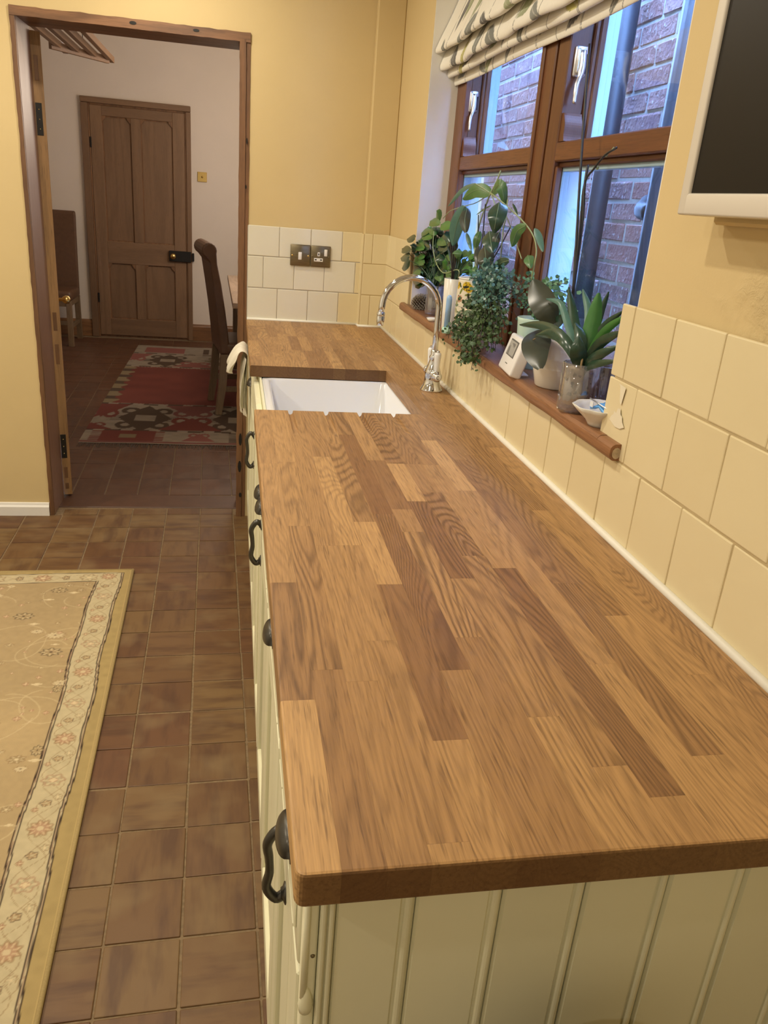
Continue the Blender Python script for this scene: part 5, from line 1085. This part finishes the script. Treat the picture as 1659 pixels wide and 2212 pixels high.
for i, y0 in enumerate(stems):
    for off in ((0, .006) if i % 2 else (0,)):
        d = np.abs(y - y0 - off - .022 * np.sin(s * 14 + i * 1.7) - .008 * np.sin(s * 37 + i)); c = mixc(c, (d < .0013).astype(float) * .85, char)
    for k in range(9):
        cs = .04 + k * .11 + rl.uniform(-.02, .02); cy = y0 + .022 * math.sin(cs * 14 + i * 1.7) + rl.choice([-1, 1]) * rl.uniform(.030, .060)
        leafp(cs, cy, rl.uniform(.085, .13), rl.uniform(.034, .055), rl.uniform(-1.3, 1.3), [grey, sage, oliv, grey * .8, char * 1.7][rl.integers(5)], lb * .8)
paint(blind, np.clip(c, 0, 1)); tag(blind, 'raised roman blind in white linen printed with grey and olive leaves', 'blind')
MB().box(.664, .698, BY0, BY1, 2.135, 2.158, .002).build('head_rail', M['white_plastic'], blind)

# ================================================================== SILL OBJECTS
S0 = 1.0850
def ribs(n, a=.02): return lambda t, z: 1 + a * math.cos(n * t)
def leaf_mb(P, W, cup=.18, nl=9, hint=None, blunt=.8):
    P = smooth_path(P, 6); T = []; L = [0]
    for a, b in zip(P[:-1], P[1:]): L.append(L[-1] + (b - a).length)
    rows = []; view = hint or Vector((-.45, -.85, .25))
    for i in range(nl + 1):
        t = i / nl; d = t * L[-1]; j = max(k for k in range(len(L)) if L[k] <= d + 1e-9); j = min(j, len(P) - 2)
        f = (d - L[j]) / max(1e-9, L[j + 1] - L[j]); p = P[j].lerp(P[j + 1], f); tg = (P[j + 1] - P[j]).normalized()
        side = tg.cross(view); side = side.normalized() if side.length > 1e-4 else Vector((1, 0, 0)); nn = side.cross(tg).normalized()
        w = W * .5 * max(.04, math.sin(PI * min(1, .03 + .955 * t ** blunt)) ** .58)
        rows.append([p + side * w * q + nn * (-cup * .55 * W * q * q) for q in (-1, -.6, -.2, 0, .2, .6, 1)])
    return MB().grid(rows), [r[3] for r in rows], rows
LM = {'d': 'leaf_d', 'g': 'leaf_g', 'G': 'leaf_G', 't': 'leaf_t', 'b': 'leaf_b'}
def leaf(par, P, W, tone, vein=False, nl=12, cup=.18, hint=None, blunt=.8):
    mb, mid_, rows = leaf_mb(P, W, cup, nl, hint, blunt); o = mb.build('leaf', M[LM[tone]], par, fix=False)
    if vein:
        nn = Vector((-.45, -.85, .25)).normalized() * .0006; MB().tube([Vector(p) + nn for p in mid_[:-1]], .0007, 4).build('midrib', M['vein'], o)
    return o
def stems_(par, L, m, name='stem'):
    for P, r in L: MB().tube(smooth_path(P, 6), r, 7).build(name, m, par)
def pot(name, label, x, y, prof, m, n=36, rmod=None, cat='plant pot'):
    t = thing(name, label, cat, (x, y, S0)); b = MB().lathe(x, y, [(r, S0 + z) for r, z in prof], n, rmod=rmod).build('pot', m, t); return t, b

# fir cone
fc = thing('fir_cone', 'small dark fir cone at the far left end of the sill', 'cone', (.600, 2.86, S0))
MB().lathe(0, 0, [(0, -.028), (.013, -.022), (.019, -.006), (.018, .008), (.010, .022), (0, .028)], 14, M=Matrix.Translation((.600, 2.86, 1.107)) @ Matrix.Rotation(PI / 2 - .2, 4, 'Y') @ Matrix.Rotation(.5, 4, 'X')).build('core', M['soil'], fc)
scl = MB(); Mc = Matrix.Translation((.600, 2.86, 1.107)) @ Matrix.Rotation(PI / 2 - .2, 4, 'Y') @ Matrix.Rotation(.5, 4, 'X')
for i in range(11):
    z = -.026 + i * .0052; R = .022 * math.sqrt(max(0.05, 1 - (z / .031) ** 2))
    for k in range(12):
        a = k * PI / 6 + (i % 2) * PI / 12; ca, sa = math.cos(a), math.sin(a); P = []
        for q, rr_, zz in ((-.004, .35, 0), (.004, .35, 0), (.0042, 1.15, .004), (0, 1.5, .009), (-.0042, 1.15, .004)):
            P.append(Mc @ Vector((ca * R * rr_ - sa * q, sa * R * rr_ + ca * q, z + zz)))
        scl.add(P + [p + Mc.to_3x3() @ Vector((0, 0, .0014)) for p in P], [(0, 1, 2, 3, 4), (9, 8, 7, 6, 5)] + [(j, (j + 1) % 5, 5 + (j + 1) % 5, 5 + j) for j in range(5)])
scl.build('scales', speckle('cone_scales', (.36, .31, .25), .8, 260, .8, .3), fc, kind='stuff')

# glass jar with dark compost and jade-like plant
def glassjar(x, y, r, h, label, name='potted_plant', m='tumbler', flutes=0, cat='potted plant'):
    t = thing(name, label, cat, (x, y, S0)); rm = ribs(flutes, .03) if flutes else None
    MB().lathe(x, y, [(0, S0), (r * .92, S0), (r, S0 + .006), (r, S0 + h), (r - .0025, S0 + h + .0012), (r - .0035, S0 + h), (r - .0035, S0 + .010), (0, S0 + .008)], 40, rmod=rm).build('glass', M[m], t); return t
ja = glassjar(.625, 2.72, .030, .098, 'round-leaved green plant in a clear glass at the far end of the sill', flutes=12)
MB().lathe(.625, 2.72, [(0, S0 + .022), (.0235, S0 + .022), (.025, S0 + .09), (0, S0 + .094)], 24).build('compost', M['soil'], ja)
for P, W, tn in JADE_A: leaf(ja, P, W * 1.3, tn, nl=8, cup=.12, blunt=.72)
for i in range(0, len(JADE_A), 2):
    q = Vector(JADE_A[i][0][0]); b0 = Vector((.625 + (i % 5 - 2) * .004, 2.72 + (i % 3 - 1) * .006, S0 + .09)); mdl = b0.lerp(q, .55) + Vector((0, 0, .015))
    MB().tube(smooth_path([b0, mdl, q], 5), [.0020] * 6 + [.0012] * 5, 6).build('stem', M['leaf_d'], ja)
jb, _p = pot('potted_plant', 'dark leafy plant in a slim white tapered pot behind the tap', .600, 2.40, [(0, 0), (.0235, 0), (.025, .004), (.0300, .150), (.0285, .151), (.0275, .148), (.0265, .135), (0, .134)], M['potwhite'], cat='potted plant')
MB().lathe(.600, 2.40, [(0, S0 + .143), (.0265, S0 + .138)], 20).build('compost', M['soil'], jb)
for P, W, tn in JADE_B: leaf(jb, P, W * 1.3, tn, nl=8, cup=.12, blunt=.72)
for i in range(0, len(JADE_B), 2):
    q = Vector(JADE_B[i][0][0]); b0 = Vector((.600, 2.40, S0 + .14)); MB().tube(smooth_path([b0, b0.lerp(q, .5) + Vector((0, 0, .012)), q], 5), .0014, 6).build('stem', M['leaf_d'], jb)
for k in range(3):
    MB().tube(smooth_path([(.600 + .004 * k - .008, 2.40, S0 + .14), (.606 + .008 * k - .01, 2.43 + .01 * k, S0 + .19), (.615 + .01 * k - .02, 2.47 + .012 * k, S0 + .245)], 5), .0024, 6).build('stem', M['soil'], jb)

bt = thing('plant_food_bottle', 'slim pale blue bottle with a mint green base between the white and floral pots', 'bottle', (.570, 2.322, S0))
MB().lathe(.570, 2.322, [(0, S0), (.0125, S0), (.0135, S0 + .003), (.0135, S0 + .016), (.009, S0 + .018), (0, S0 + .018)], 20).build('base', M['mint_base'], bt)
MB().lathe(.570, 2.322, [(.0085, S0 + .018), (.0085, S0 + .098), (.007, S0 + .106), (.003, S0 + .110), (0, S0 + .1105)], 20).build('tube', M['blue_tube'], bt)
dsh = thing('saucer', 'tiny cream saucer behind the tap spout on the sill', 'saucer', (.585, 2.565, S0))
MB().lathe(.585, 2.565, [(0, S0), (.014, S0), (.020, S0 + .010), (.019, S0 + .010), (.012, S0 + .003), (0, S0 + .003)], 24).build('dish', M['potwhite'], dsh)

# floral planter with the large-leaved climber
fp = thing('potted_plant', 'large drooping oval-leaved plant in a yellow floral planter', 'potted plant', (.622, 2.262, S0))
nz, na = 90, 150; zz = np.linspace(0, .165, nz); aa = np.linspace(0, 2 * PI, na + 1); rr_ = .0445 + .0025 * np.sin(zz / .165 * PI)
rr_ = np.where(zz < .008, .040 + zz * .56, rr_)
fo, _, _ = grid_obj(np.arange(na + 1), np.arange(nz), lambda X, Y: X * 0, 'pot', printed('floral_glaze', .2, 0), (0, 0, 0))
A_, Z_ = np.meshgrid(aa, zz); R_ = np.repeat(rr_[:, None], na + 1, 1)
fo.data.vertices.foreach_set('co', np.stack([(R_ * np.cos(A_)).ravel(), (R_ * np.sin(A_)).ravel(), Z_.ravel()], 1).astype(np.float32).ravel()); fo.data.polygons.foreach_set('use_smooth', [True] * len(fo.data.polygons)); fo.data.update()
c = np.tile(srgb((226, 216, 190)), (A_.size, 1)); ax = (A_ * .046).ravel(); az = Z_.ravel(); rp = np.random.default_rng(2)
for k in range(26):
    cx, cz = rp.uniform(0, .289), rp.uniform(.01, .15); R = rp.uniform(.010, .017); d = np.hypot(ax - cx, (az - cz) * 1.1)
    c = mixc(c, (d < R).astype(float), srgb((206, 172, 40)) if k % 3 else srgb((196, 150, 118)))
    for q in range(6):
        dd = np.hypot(ax - cx - rp.uniform(-.7, .7) * R, az - cz - rp.uniform(-.7, .7) * R); c = mixc(c, (dd < .0021).astype(float), srgb((50, 44, 24)))
for k in range(70):
    cx, cz, a = rp.uniform(0, .289), rp.uniform(.004, .155), rp.uniform(0, 6.28); x = (ax - cx) * math.cos(a) + (az - cz) * math.sin(a); w = -(ax - cx) * math.sin(a) + (az - cz) * math.cos(a)
    c = mixc(c, ((x / .010) ** 2 + (w / .0034) ** 2 < 1).astype(float), srgb([(64, 78, 40), (40, 44, 30), (120, 130, 60)][k % 3]))
c = mixc(c, (az > .158).astype(float), srgb((232, 228, 214))); paint(fo, c); fo.parent = fp; fo.location = (0, 0, 0)
MB().lathe(.622, 2.262, [(.0455, S0 + .163), (.0465, S0 + .166), (.0445, S0 + .168), (.042, S0 + .165), (.042, S0 + .150)], 32).build('rim', M['potwhite'], fp)
MB().lathe(.622, 2.262, [(0, S0 + .152), (.0425, S0 + .150)], 24).build('compost', M['soil'], fp)
MB().lathe(.622, 2.262, [(0, S0), (.040, S0 + .0005)], 24).build('foot', M['soil'], fp)
for i, (P, W, tn) in enumerate(HOYA): leaf(fp, P, W, tn, vein=W > .018, cup=.13, blunt=.85)
stems_(fp, HOYA_STEMS, M['stem_pale'])
for a, b in (((.622, 2.262, 1.24), (.640, 2.30, 1.45)), ((.615, 2.25, 1.24), (.650, 2.20, 1.44)), ((.63, 2.26, 1.24), (.655, 2.10, 1.40)), ((.62, 2.27, 1.24), (.635, 2.34, 1.42)), ((.625, 2.25, 1.24), (.64, 2.28, 1.38))):
    mdp = Vector(a).lerp(Vector(b), .5) + Vector((.01, .015, 0)); MB().tube(smooth_path([a, mdp, b], 5), .0017, 6).build('stem', M['stem_dark'], fp)

# maidenhair fern in the cream pot
def fern(par, fronds, m, n_leaf, size, seed):
    r = random.Random(seed); st = MB(); lf = MB()
    for P in fronds:
        Q = smooth_path(P, 8); st.tube(Q, .0007, 4)
        for k in range(n_leaf):
            t = r.uniform(.15, 1); q = Q[min(len(Q) - 1, int(t * (len(Q) - 1)))]; d = Vector((r.gauss(0, 1), r.gauss(0, 1), r.gauss(0, 1))).normalized() * r.uniform(.002, .022)
            p = q + d; nrm = (Vector((-.5, -.6, .5)) + Vector((r.gauss(0, .6), r.gauss(0, .6), r.gauss(0, .6)))).normalized(); a = nrm.orthogonal().normalized(); b = nrm.cross(a); an = r.uniform(0, 6.28)
            a, b = a * math.cos(an) + b * math.sin(an), -a * math.sin(an) + b * math.cos(an); s = size * r.uniform(.7, 1.3)
            lf.add([p - a * s * .2, p + a * s * .35 + b * s * .6, p + a * s * .9 + b * s * .38, p + a * s * .98, p + a * s * .9 - b * s * .38, p + a * s * .35 - b * s * .6], [(0, 1, 2, 3), (0, 3, 4, 5)])
            if r.random() < .12: st.tube([q, p], .0004, 3, cap=False)
    st.build('wiry_stems', M['frond'], par, kind='stuff'); lf.build('leaflets', m, par, fix=False, kind='stuff')
cp, _ = pot('potted_plant', 'bushy maidenhair fern trailing from a cream spotted pot', .598, 2.105, [(0, 0), (.027, 0), (.029, .004), (.033, .04), (.040, .095), (.041, .100), (.038, .100), (.036, .09), (0, .088)], M['potcream'], cat='potted plant')
dots = MB(); rd = random.Random(8)
for k in range(60):
    a = rd.uniform(0, 6.28); z = rd.uniform(.01, .06); R = .0292 + z * .10; p = Vector((.598 + R * math.cos(a), 2.105 + R * math.sin(a), S0 + z))
    t1 = Vector((-math.sin(a), math.cos(a), 0)); n_ = Vector((math.cos(a), math.sin(a), 0)) * .0012
    dots.add([p + n_ + t1 * .0016 * math.cos(q * PI / 3) + Vector((0, 0, .0034 * math.sin(q * PI / 3))) for q in range(6)], [tuple(range(6))])
dots.build('painted_leaves', M['leaf_b'], cp, kind='stuff')
r = random.Random(21); fr1 = []; fr2 = []
B0 = Vector((.598, 2.105, S0 + .095))
for k in range(40):
    y = r.uniform(1.82, 2.08); tip = Vector((r.uniform(.585, .650), y, r.uniform(1.16, 1.29)))
    fr1.append([B0, B0.lerp(tip, .5) + Vector((0, 0, .055)), tip])
for k in range(22):
    y = r.uniform(1.87, 2.05); fr2.append([B0, Vector((.585, y + .03, r.uniform(1.17, 1.22))), Vector((r.uniform(.560, .60), y, r.uniform(1.10, 1.17)))])
for k in range(46):
    a = r.uniform(0, 6.28); up = r.uniform(.03, .13); out = r.uniform(.03, .085)
    tip = B0 + Vector((math.cos(a) * out * .55 - .012, math.sin(a) * out * 1.4 - .10, up + r.uniform(-.05, .01)))
    tip.x = min(tip.x, .675)
    fr1.append([B0 + Vector((math.cos(a) * .01, math.sin(a) * .01, 0)), B0.lerp(tip, .5) + Vector((0, 0, .045)), tip])
for k in range(24):
    y = r.uniform(1.96, 2.12) if k > 5 else r.uniform(2.12, 2.21); x = r.uniform(.535, .585)
    fr2.append([B0 + Vector((-.01, (y - 2.105) * .2, 0)), Vector((.575, y, S0 + r.uniform(.09, .13))), Vector((x - .01, y - .01, S0 + r.uniform(.03, .07))), Vector((x - .012, y - .015, S0 + r.uniform(-.01, .03)))])
for k in range(12):
    y = r.uniform(1.88, 2.05); fr2.append([B0, Vector((.56, y + .03, S0 + .08)), Vector((.540, y, S0 + .02)), Vector((.538 + r.uniform(-.008, .008), y - .01, S0 - r.uniform(.012, .035)))])
fern(cp, fr1, M['leaf_t'], 26, .0075, 1); fern(cp, fr2, leafmat('fern_green', (.035, .075, .022), (.07, .13, .04), .5), 26, .0075, 2)

# pale green pot with the second fern
mp, _ = pot('potted_plant', 'small-leaved fern in a pale green pot at the back, behind the thermostat', .655, 1.835, [(0, 0), (.030, 0), (.032, .004), (.0405, .112), (.042, .118), (.0395, .119), (.038, .112), (0, .110)], M['mint'], cat='potted plant')
MB().lathe(.655, 1.835, [(0, S0 + .115), (.0385, S0 + .111)], 24).build('compost', M['soil'], mp)
B1 = Vector((.655, 1.835, S0 + .112)); fr3 = []
for k in range(22):
    y = r.uniform(1.60, 2.0); up = r.uniform(.02, .12)
    tip = Vector((r.uniform(.635, .685), y, S0 + .10 + up)); fr3.append([B1, B1.lerp(tip, .5) + Vector((0, 0, .04)), tip])
fern(mp, fr3, leafmat('fern_pale', (.07, .20, .10), (.16, .34, .18), .5), 18, .0085, 3)

# thermostat display leaning on the sill
th = thing('room_thermostat', 'white freestanding room display with a small grey screen', 'thermostat', (.572, 1.752, S0))
Mt = Matrix.Translation((.572, 1.752, S0)) @ Matrix.Rotation(math.radians(-6), 4, 'Z') @ Matrix.Rotation(math.radians(17), 4, 'Y')
MB().box(-.010, .018, -.062, .062, .002, .088, .0055, M=Mt, seg=3).build('housing', M['white_plastic'], th)
sc_ = MB().box(-.0112, -.0085, -.036, .036, .038, .077, .0015, M=Mt).build('bezel', mat('grey_bezel', (.13, .125, .12), .4), th)
MB().box(-.0118, -.0105, -.031, .031, .0415, .0735, M=Mt).build('display', mat('grey_lcd', (.42, .41, .39), .25), sc_)
pic = MB()
pic.add([Mt @ Vector((-.0120, a, b)) for a, b in ((.012, .041), (.026, .043), (.028, .056), (.020, .062), (.014, .054))], [(0, 1, 2, 3, 4)])
pic.add([Mt @ Vector((-.0120, a, b)) for a, b in ((-.016, .060), (-.002, .064), (.010, .068), (.002, .0695), (-.020, .0695))], [(0, 1, 2, 3, 4)])
pic.build('display_marks', mat('lcd_dark', (.20, .195, .19), .4), sc_, kind='stuff')
MB().box(-.0108, -.0098, -.008, .010, .021, .0225, M=Mt).build('printed_mark', M['iron'], th)
MB().box(.012, .045, -.03, .03, .0, .004, .001, M=Matrix.Translation((.572, 1.752, S0)) @ Matrix.Rotation(math.radians(-6), 4, 'Z')).build('stand', M['white_plastic'], th)

# white ribbed pot with the big-leaved orchid
rb, _ = pot('potted_orchid', 'orchid with broad dark leaves and tall bare stems in a white ribbed pot', .640, 1.625, [(0, 0), (.040, 0), (.043, .003), (.0525, .042), (.053, .044), (.0515, .047), (.0535, .050), (.0520, .053), (.0535, .056), (.0520, .059), (.0535, .062), (.052, .066), (.050, .080), (.045, .096), (.040, .104), (.037, .104), (.037, .095), (0, .094)], M['potwhite'], 44, cat='potted plant')
MB().lathe(.640, 1.625, [(0, S0 + .099), (.037, S0 + .096)], 24).build('bark_mix', M['bark'], rb)
for P, W, tn in PHAL: leaf(rb, P, W, tn, nl=16, cup=.07, vein=False, blunt=.85)
nn = Vector((-.45, -.85, .25)).normalized() * .003
MB().tube([Vector(PHAL[1][0][1]) + Vector((.004, .030, .010)) + nn, Vector(PHAL[1][0][1]) + Vector((-.001, .005, .016)) + nn], .0012, 5).build('leaf_scar', mat('tan_leaf_crack', (.30, .2, .1), .6), rb)
for P, rr2 in PHAL_STEMS:
    P = [Vector((.640, 1.622, S0 + .097))] + [Vector(p) for p in P] if Vector(P[0]).z < 1.25 else P
    MB().tube(smooth_path(P, 6), rr2, 8).build('flower_stem', M['stem_dark'], rb)
nd = MB()
for p in ((.6605, 1.6265, 1.529), (.6625, 1.599, 1.5515), (.6645, 1.575, 1.561)): nd.lathe(p[0], p[1], [(0, p[2] - .004), (.0038, p[2]), (0, p[2] + .005)], 8)
nd.build('node', M['stem_pale'], rb, kind='stuff')

# pressed glass tumbler with bark and strap leaves
gl = glassjar(.5985, 1.412, .0345, .092, 'strap-leaved green plant in a fluted glass of bark chips', m='tumbler', flutes=20)
MB().lathe(.5985, 1.412, [(0, S0 + .014), (.024, S0 + .014), (.0285, S0 + .03), (.029, S0 + .082), (0, S0 + .085)], 28, rmod=lambda a, z: 1 + .05 * math.sin(7 * a + z * 190)).build('bark_chips', M['bark'], gl)
ch = MB(); rc = random.Random(6)
for k in range(46):
    a = rc.uniform(0, 6.28); z = rc.uniform(.02, .08); R = .0268; Mx = Matrix.Translation((.5985 + R * math.cos(a), 1.412 + R * math.sin(a), S0 + z)) @ Matrix.Rotation(rc.uniform(0, 3), 4, Vector((rc.random(), rc.random(), rc.random())).normalized())
    s_ = rc.uniform(.003, .006); ch.box(-s_, s_, -s_ * .6, s_ * .6, -s_ * .4, s_ * .4, M=Mx)
ch.build('chips', speckle('dark_bark_chips', (.10, .07, .05), .9, 60, .5, .5, vary=.3), gl, kind='stuff')
for P, W, tn in STRAP:
    P = [Vector((.600 + (P[0][0] - .6) * .2, 1.412 + (P[0][1] - 1.412) * .25, S0 + .080))] + [Vector(p) for p in P[1:]]
    for q in P[1:]: q.x = min(q.x, .690)
    leaf(gl, P, W, tn, nl=14, cup=.22, blunt=.9)
MB().tube([(.590, 1.395, S0 + .075), (.5885, 1.393, S0 + .118)], .0022, 8).build('plant_stick', mat('bamboo_stick', (.50, .36, .18), .6), gl)
g2_ = thing('glass_tumbler', 'empty clear fluted tumbler behind the bark-filled glass', 'glass', (.667, 1.455, S0))
MB().lathe(.667, 1.455, [(0, S0), (.024, S0), (.0255, S0 + .005), (.0285, S0 + .082), (.027, S0 + .083), (.0255, S0 + .080), (.0228, S0 + .009), (0, S0 + .007)], 40, rmod=ribs(16, .03)).build('glass', M['tumbler_blue'], g2_)

# fluted bowl with a blue sachet
bw = thing('bowl', 'small pale fluted bowl at the near end of the sill', 'bowl', (.606, 1.306, S0))
MB().lathe(.606, 1.306, [(0, S0), (.024, S0), (.026, S0 + .004), (.030, S0 + .010), (.047, S0 + .026), (.0555, S0 + .035), (.0540, S0 + .0358), (.045, S0 + .028), (.026, S0 + .010), (0, S0 + .009)], 48, rmod=lambda a, z: 1 + (.035 * math.cos(9 * a) if z > S0 + .02 else 0)).build('dish', M['potwhite'], bw)
pk = thing('blue_sachet', 'bright blue folded sachet lying in the small fluted bowl', 'sachet', (.616, 1.300, S0 + .030))
rows = []
for i in range(7):
    row = []
    for j in range(9):
        a = -.030 + i * .010; b = -.042 + j * .0090; row.append((.620 + a, 1.300 + b, S0 + .046 + .004 * math.sin(i * 1.4) * math.cos(j * 1.1) - .0025 * abs(j - 4) + (a * .25)))
    rows.append(row)
po = MB().grid(rows).build('foil', mat('blue_foil', (.10, .38, .85), .3), pk); sm_ = po.modifiers.new('t', 'SOLIDIFY'); sm_.thickness = .004
MB().tube([(.589, 1.262, S0 + .0415), (.589, 1.332, S0 + .0435)], .0014, 6).build('foil_edge', M['satin'], pk)
MB().box(.5865, .5875, 1.312, 1.324, S0 + .031, S0 + .041).build('white_tab', M['white_plastic'], pk)

# ================================================================== TOWEL
tw = thing('tea_towel', 'cream tea towel hanging off the cabinet by the doorway', 'towel', (-.03, 3.05, .62))
def cloth(pts_top, y0, y1, name):
    rows = []
    n = 26
    for j in range(n + 1):
        t = j / n; y = y0 + (y1 - y0) * t; row = []
        for (x, z, amp) in pts_top:
            row.append((x + amp * (math.sin(t * 11 + z * 24) * .9 + math.sin(t * 23 + z * 61) * .5), y + amp * .5 * math.sin(z * 40 + t * 5), z + amp * .8 * math.sin(t * 8 + x * 60)))
        rows.append(row)
    o = MB().grid(rows).build(name, M['towel'], tw); s = o.modifiers.new('t', 'SOLIDIFY'); s.thickness = .003; s2 = o.modifiers.new('s', 'SUBSURF'); s2.levels = 1; s2.render_levels = 1
    return o
cloth([(.004, .868, .001), (-.010, .888, .002), (-.030, .892, .005), (-.046, .872, .008), (-.058, .845, .011), (-.070, .818, .012), (-.074, .800, .010), (-.066, .796, .008)], 2.96, 3.16, 'top_fold')
cloth([(-.010, .862, .002), (-.020, .83, .006), (-.024, .78, .010), (-.022, .73, .010), (-.020, .69, .010), (-.016, .655, .010)], 2.95, 3.13, 'hanging_fold')
cloth([(-.004, .855, .001), (-.008, .80, .004), (-.010, .72, .008), (-.009, .66, .008), (-.006, .625, .008)], 2.99, 3.10, 'inner_fold')

# ================================================================== DINING ROOM
dt = thing('dining_table', 'pale worn wooden dining table partly hidden by the doorway', 'table', (.32, 6.1, 0))
Mt2 = Matrix.Translation((-.062, 5.235, 0)) @ Matrix.Rotation(math.radians(1.5), 4, 'Z')
for k in range(5): MB().box(k * .16 + .001, (k + 1) * .16 - .001, 0, 1.8, .735, .770, .003, M=Mt2).build('plank', M['tabletop'], dt)
for x0, x1, y0, y1 in ((.04, .76, .05, .075), (.04, .76, 1.72, 1.745), (.04, .065, .05, 1.74), (.735, .76, .05, 1.74)): MB().box(x0, x1, y0, y1, .64, .734, .002, M=Mt2).build('apron', M['oakleg'], dt)
for x in (.045, .68):
    for y in (.055, 1.665): MB().box(x, x + .075, y, y + .075, .0065, .73, .004, M=Mt2).build('leg', M['oakleg'], dt)
def chair(label, loc, yaw, scroll=True):
    t = thing('dining_chair', label, 'chair', loc); t.rotation_euler = (0, 0, yaw)
    W = .225
    def put(mb, name, m, par=None, sub=0):
        me = mb.mesh(); me.materials.append(m); o = bpy.data.objects.new(name, me); COL.objects.link(o); o.parent = par or t; return o
    # local: faces +Y, back at -Y
    bk = MB()
    prof = [(-.200, .50), (-.212, .62), (-.232, .78), (-.258, .93), (-.284, 1.03)]
    if scroll:
        ctr = Vector((-.300, 1.062)); R = .048
        outer = []
        for k in range(13):
            a = math.radians(-20 + k * 22); outer.append((ctr.x + R * math.cos(a) * 1.0, ctr.y + R * math.sin(a)))
        pr = [(-.165, .41), (-.180, .55), (-.200, .70), (-.225, .86), (-.250, .98)] + outer + [(-.298, .99), (-.278, .86), (-.256, .70), (-.240, .55), (-.228, .41)]
    else: pr = [(-.165, .41), (-.172, .60), (-.185, .80), (-.200, 1.00), (-.210, 1.12), (-.216, 1.145), (-.232, 1.152), (-.250, 1.145), (-.262, 1.10), (-.250, 1.0), (-.236, .80), (-.228, .60), (-.222, .41)]
    bk.extrude([(y, z) for y, z in pr], 'X', -W, W); b = put(bk, 'backrest', M['leather'])
    bv = b.modifiers.new('b', 'BEVEL'); bv.width = .012; bv.segments = 3; bv.limit_method = 'ANGLE'; bv.angle_limit = math.radians(50)
    se = MB().box(-W - .005, W + .005, -.20, .235, .40, .49, .028, seg=4); put(se, 'seat', M['leather'])
    for s in (-1, 1):
        l = MB().grid([[(s * W - s * .045 * (i in (1, 2)), y0 + yy * (j in ()) , z) for i in range(1)] for j in range(1)]) if False else None
        a, b_ = sorted((s * (W - .002), s * (W - .047)))
        put(MB().box(a, b_, .175, .222, 0, .405, .003), 'leg', M['oakleg'])
        rl = MB().extrude([(-.225, .41), (-.178, .41), (-.190, .2), (-.222, 0), (-.262, 0), (-.240, .2)], 'X', a, b_); put(rl, 'leg', M['oakleg'])
        put(MB().box(a + .010, b_ - .010, -.215, .18, .155, .19, .002), 'stretcher', M['oakleg'])
    put(MB().box(-W + .02, W - .02, -.03, .0, .155, .19, .002), 'stretcher', M['oakleg'])
    put(MB().box(-W + .01, W - .01, -.19, .215, .355, .402, .002), 'seat_rail', M['oakleg'])
    return t
chair('brown leather scroll-back chair at the table, seen from behind its side', (.055, 5.615, .0065), math.radians(-90 + 9))
chair('brown leather high-back chair against the white wall behind the open door', (-1.705, 7.84, 0), math.radians(180), False)

ra = thing('clothes_airer', 'wooden slatted rack hung high in the dining room', 'airer', (-1.02, 5.4, 2.17))
for x in (-1.150, -1.062, -.975, -.887): MB().box(x - .016, x + .016, 4.35, 6.22 + (x + 1.15) * .8, 2.185, 2.222, .002).build('slat', M['rackwood'], ra)
Mr = Matrix.Translation((-1.19, 5.93, 2.168)) @ Matrix.Rotation(math.atan2(.42, .30), 4, 'Z')
MB().box(0, .50, -.012, .012, 0, .045, .002, M=Mr).build('end_bar', M['rackwood'], ra)
Mr2 = Matrix.Translation((-1.19, 4.5, 2.168)); MB().box(0, .34, -.012, .012, 0, .045, .002, M=Mr2).build('end_bar', M['rackwood'], ra)
for x, y in ((-1.02, 6.10), (-1.02, 4.52)): MB().tube([(x, y, 2.21), (x, y, 2.75)], .0025, 5).build('cord', M['iron'], ra)
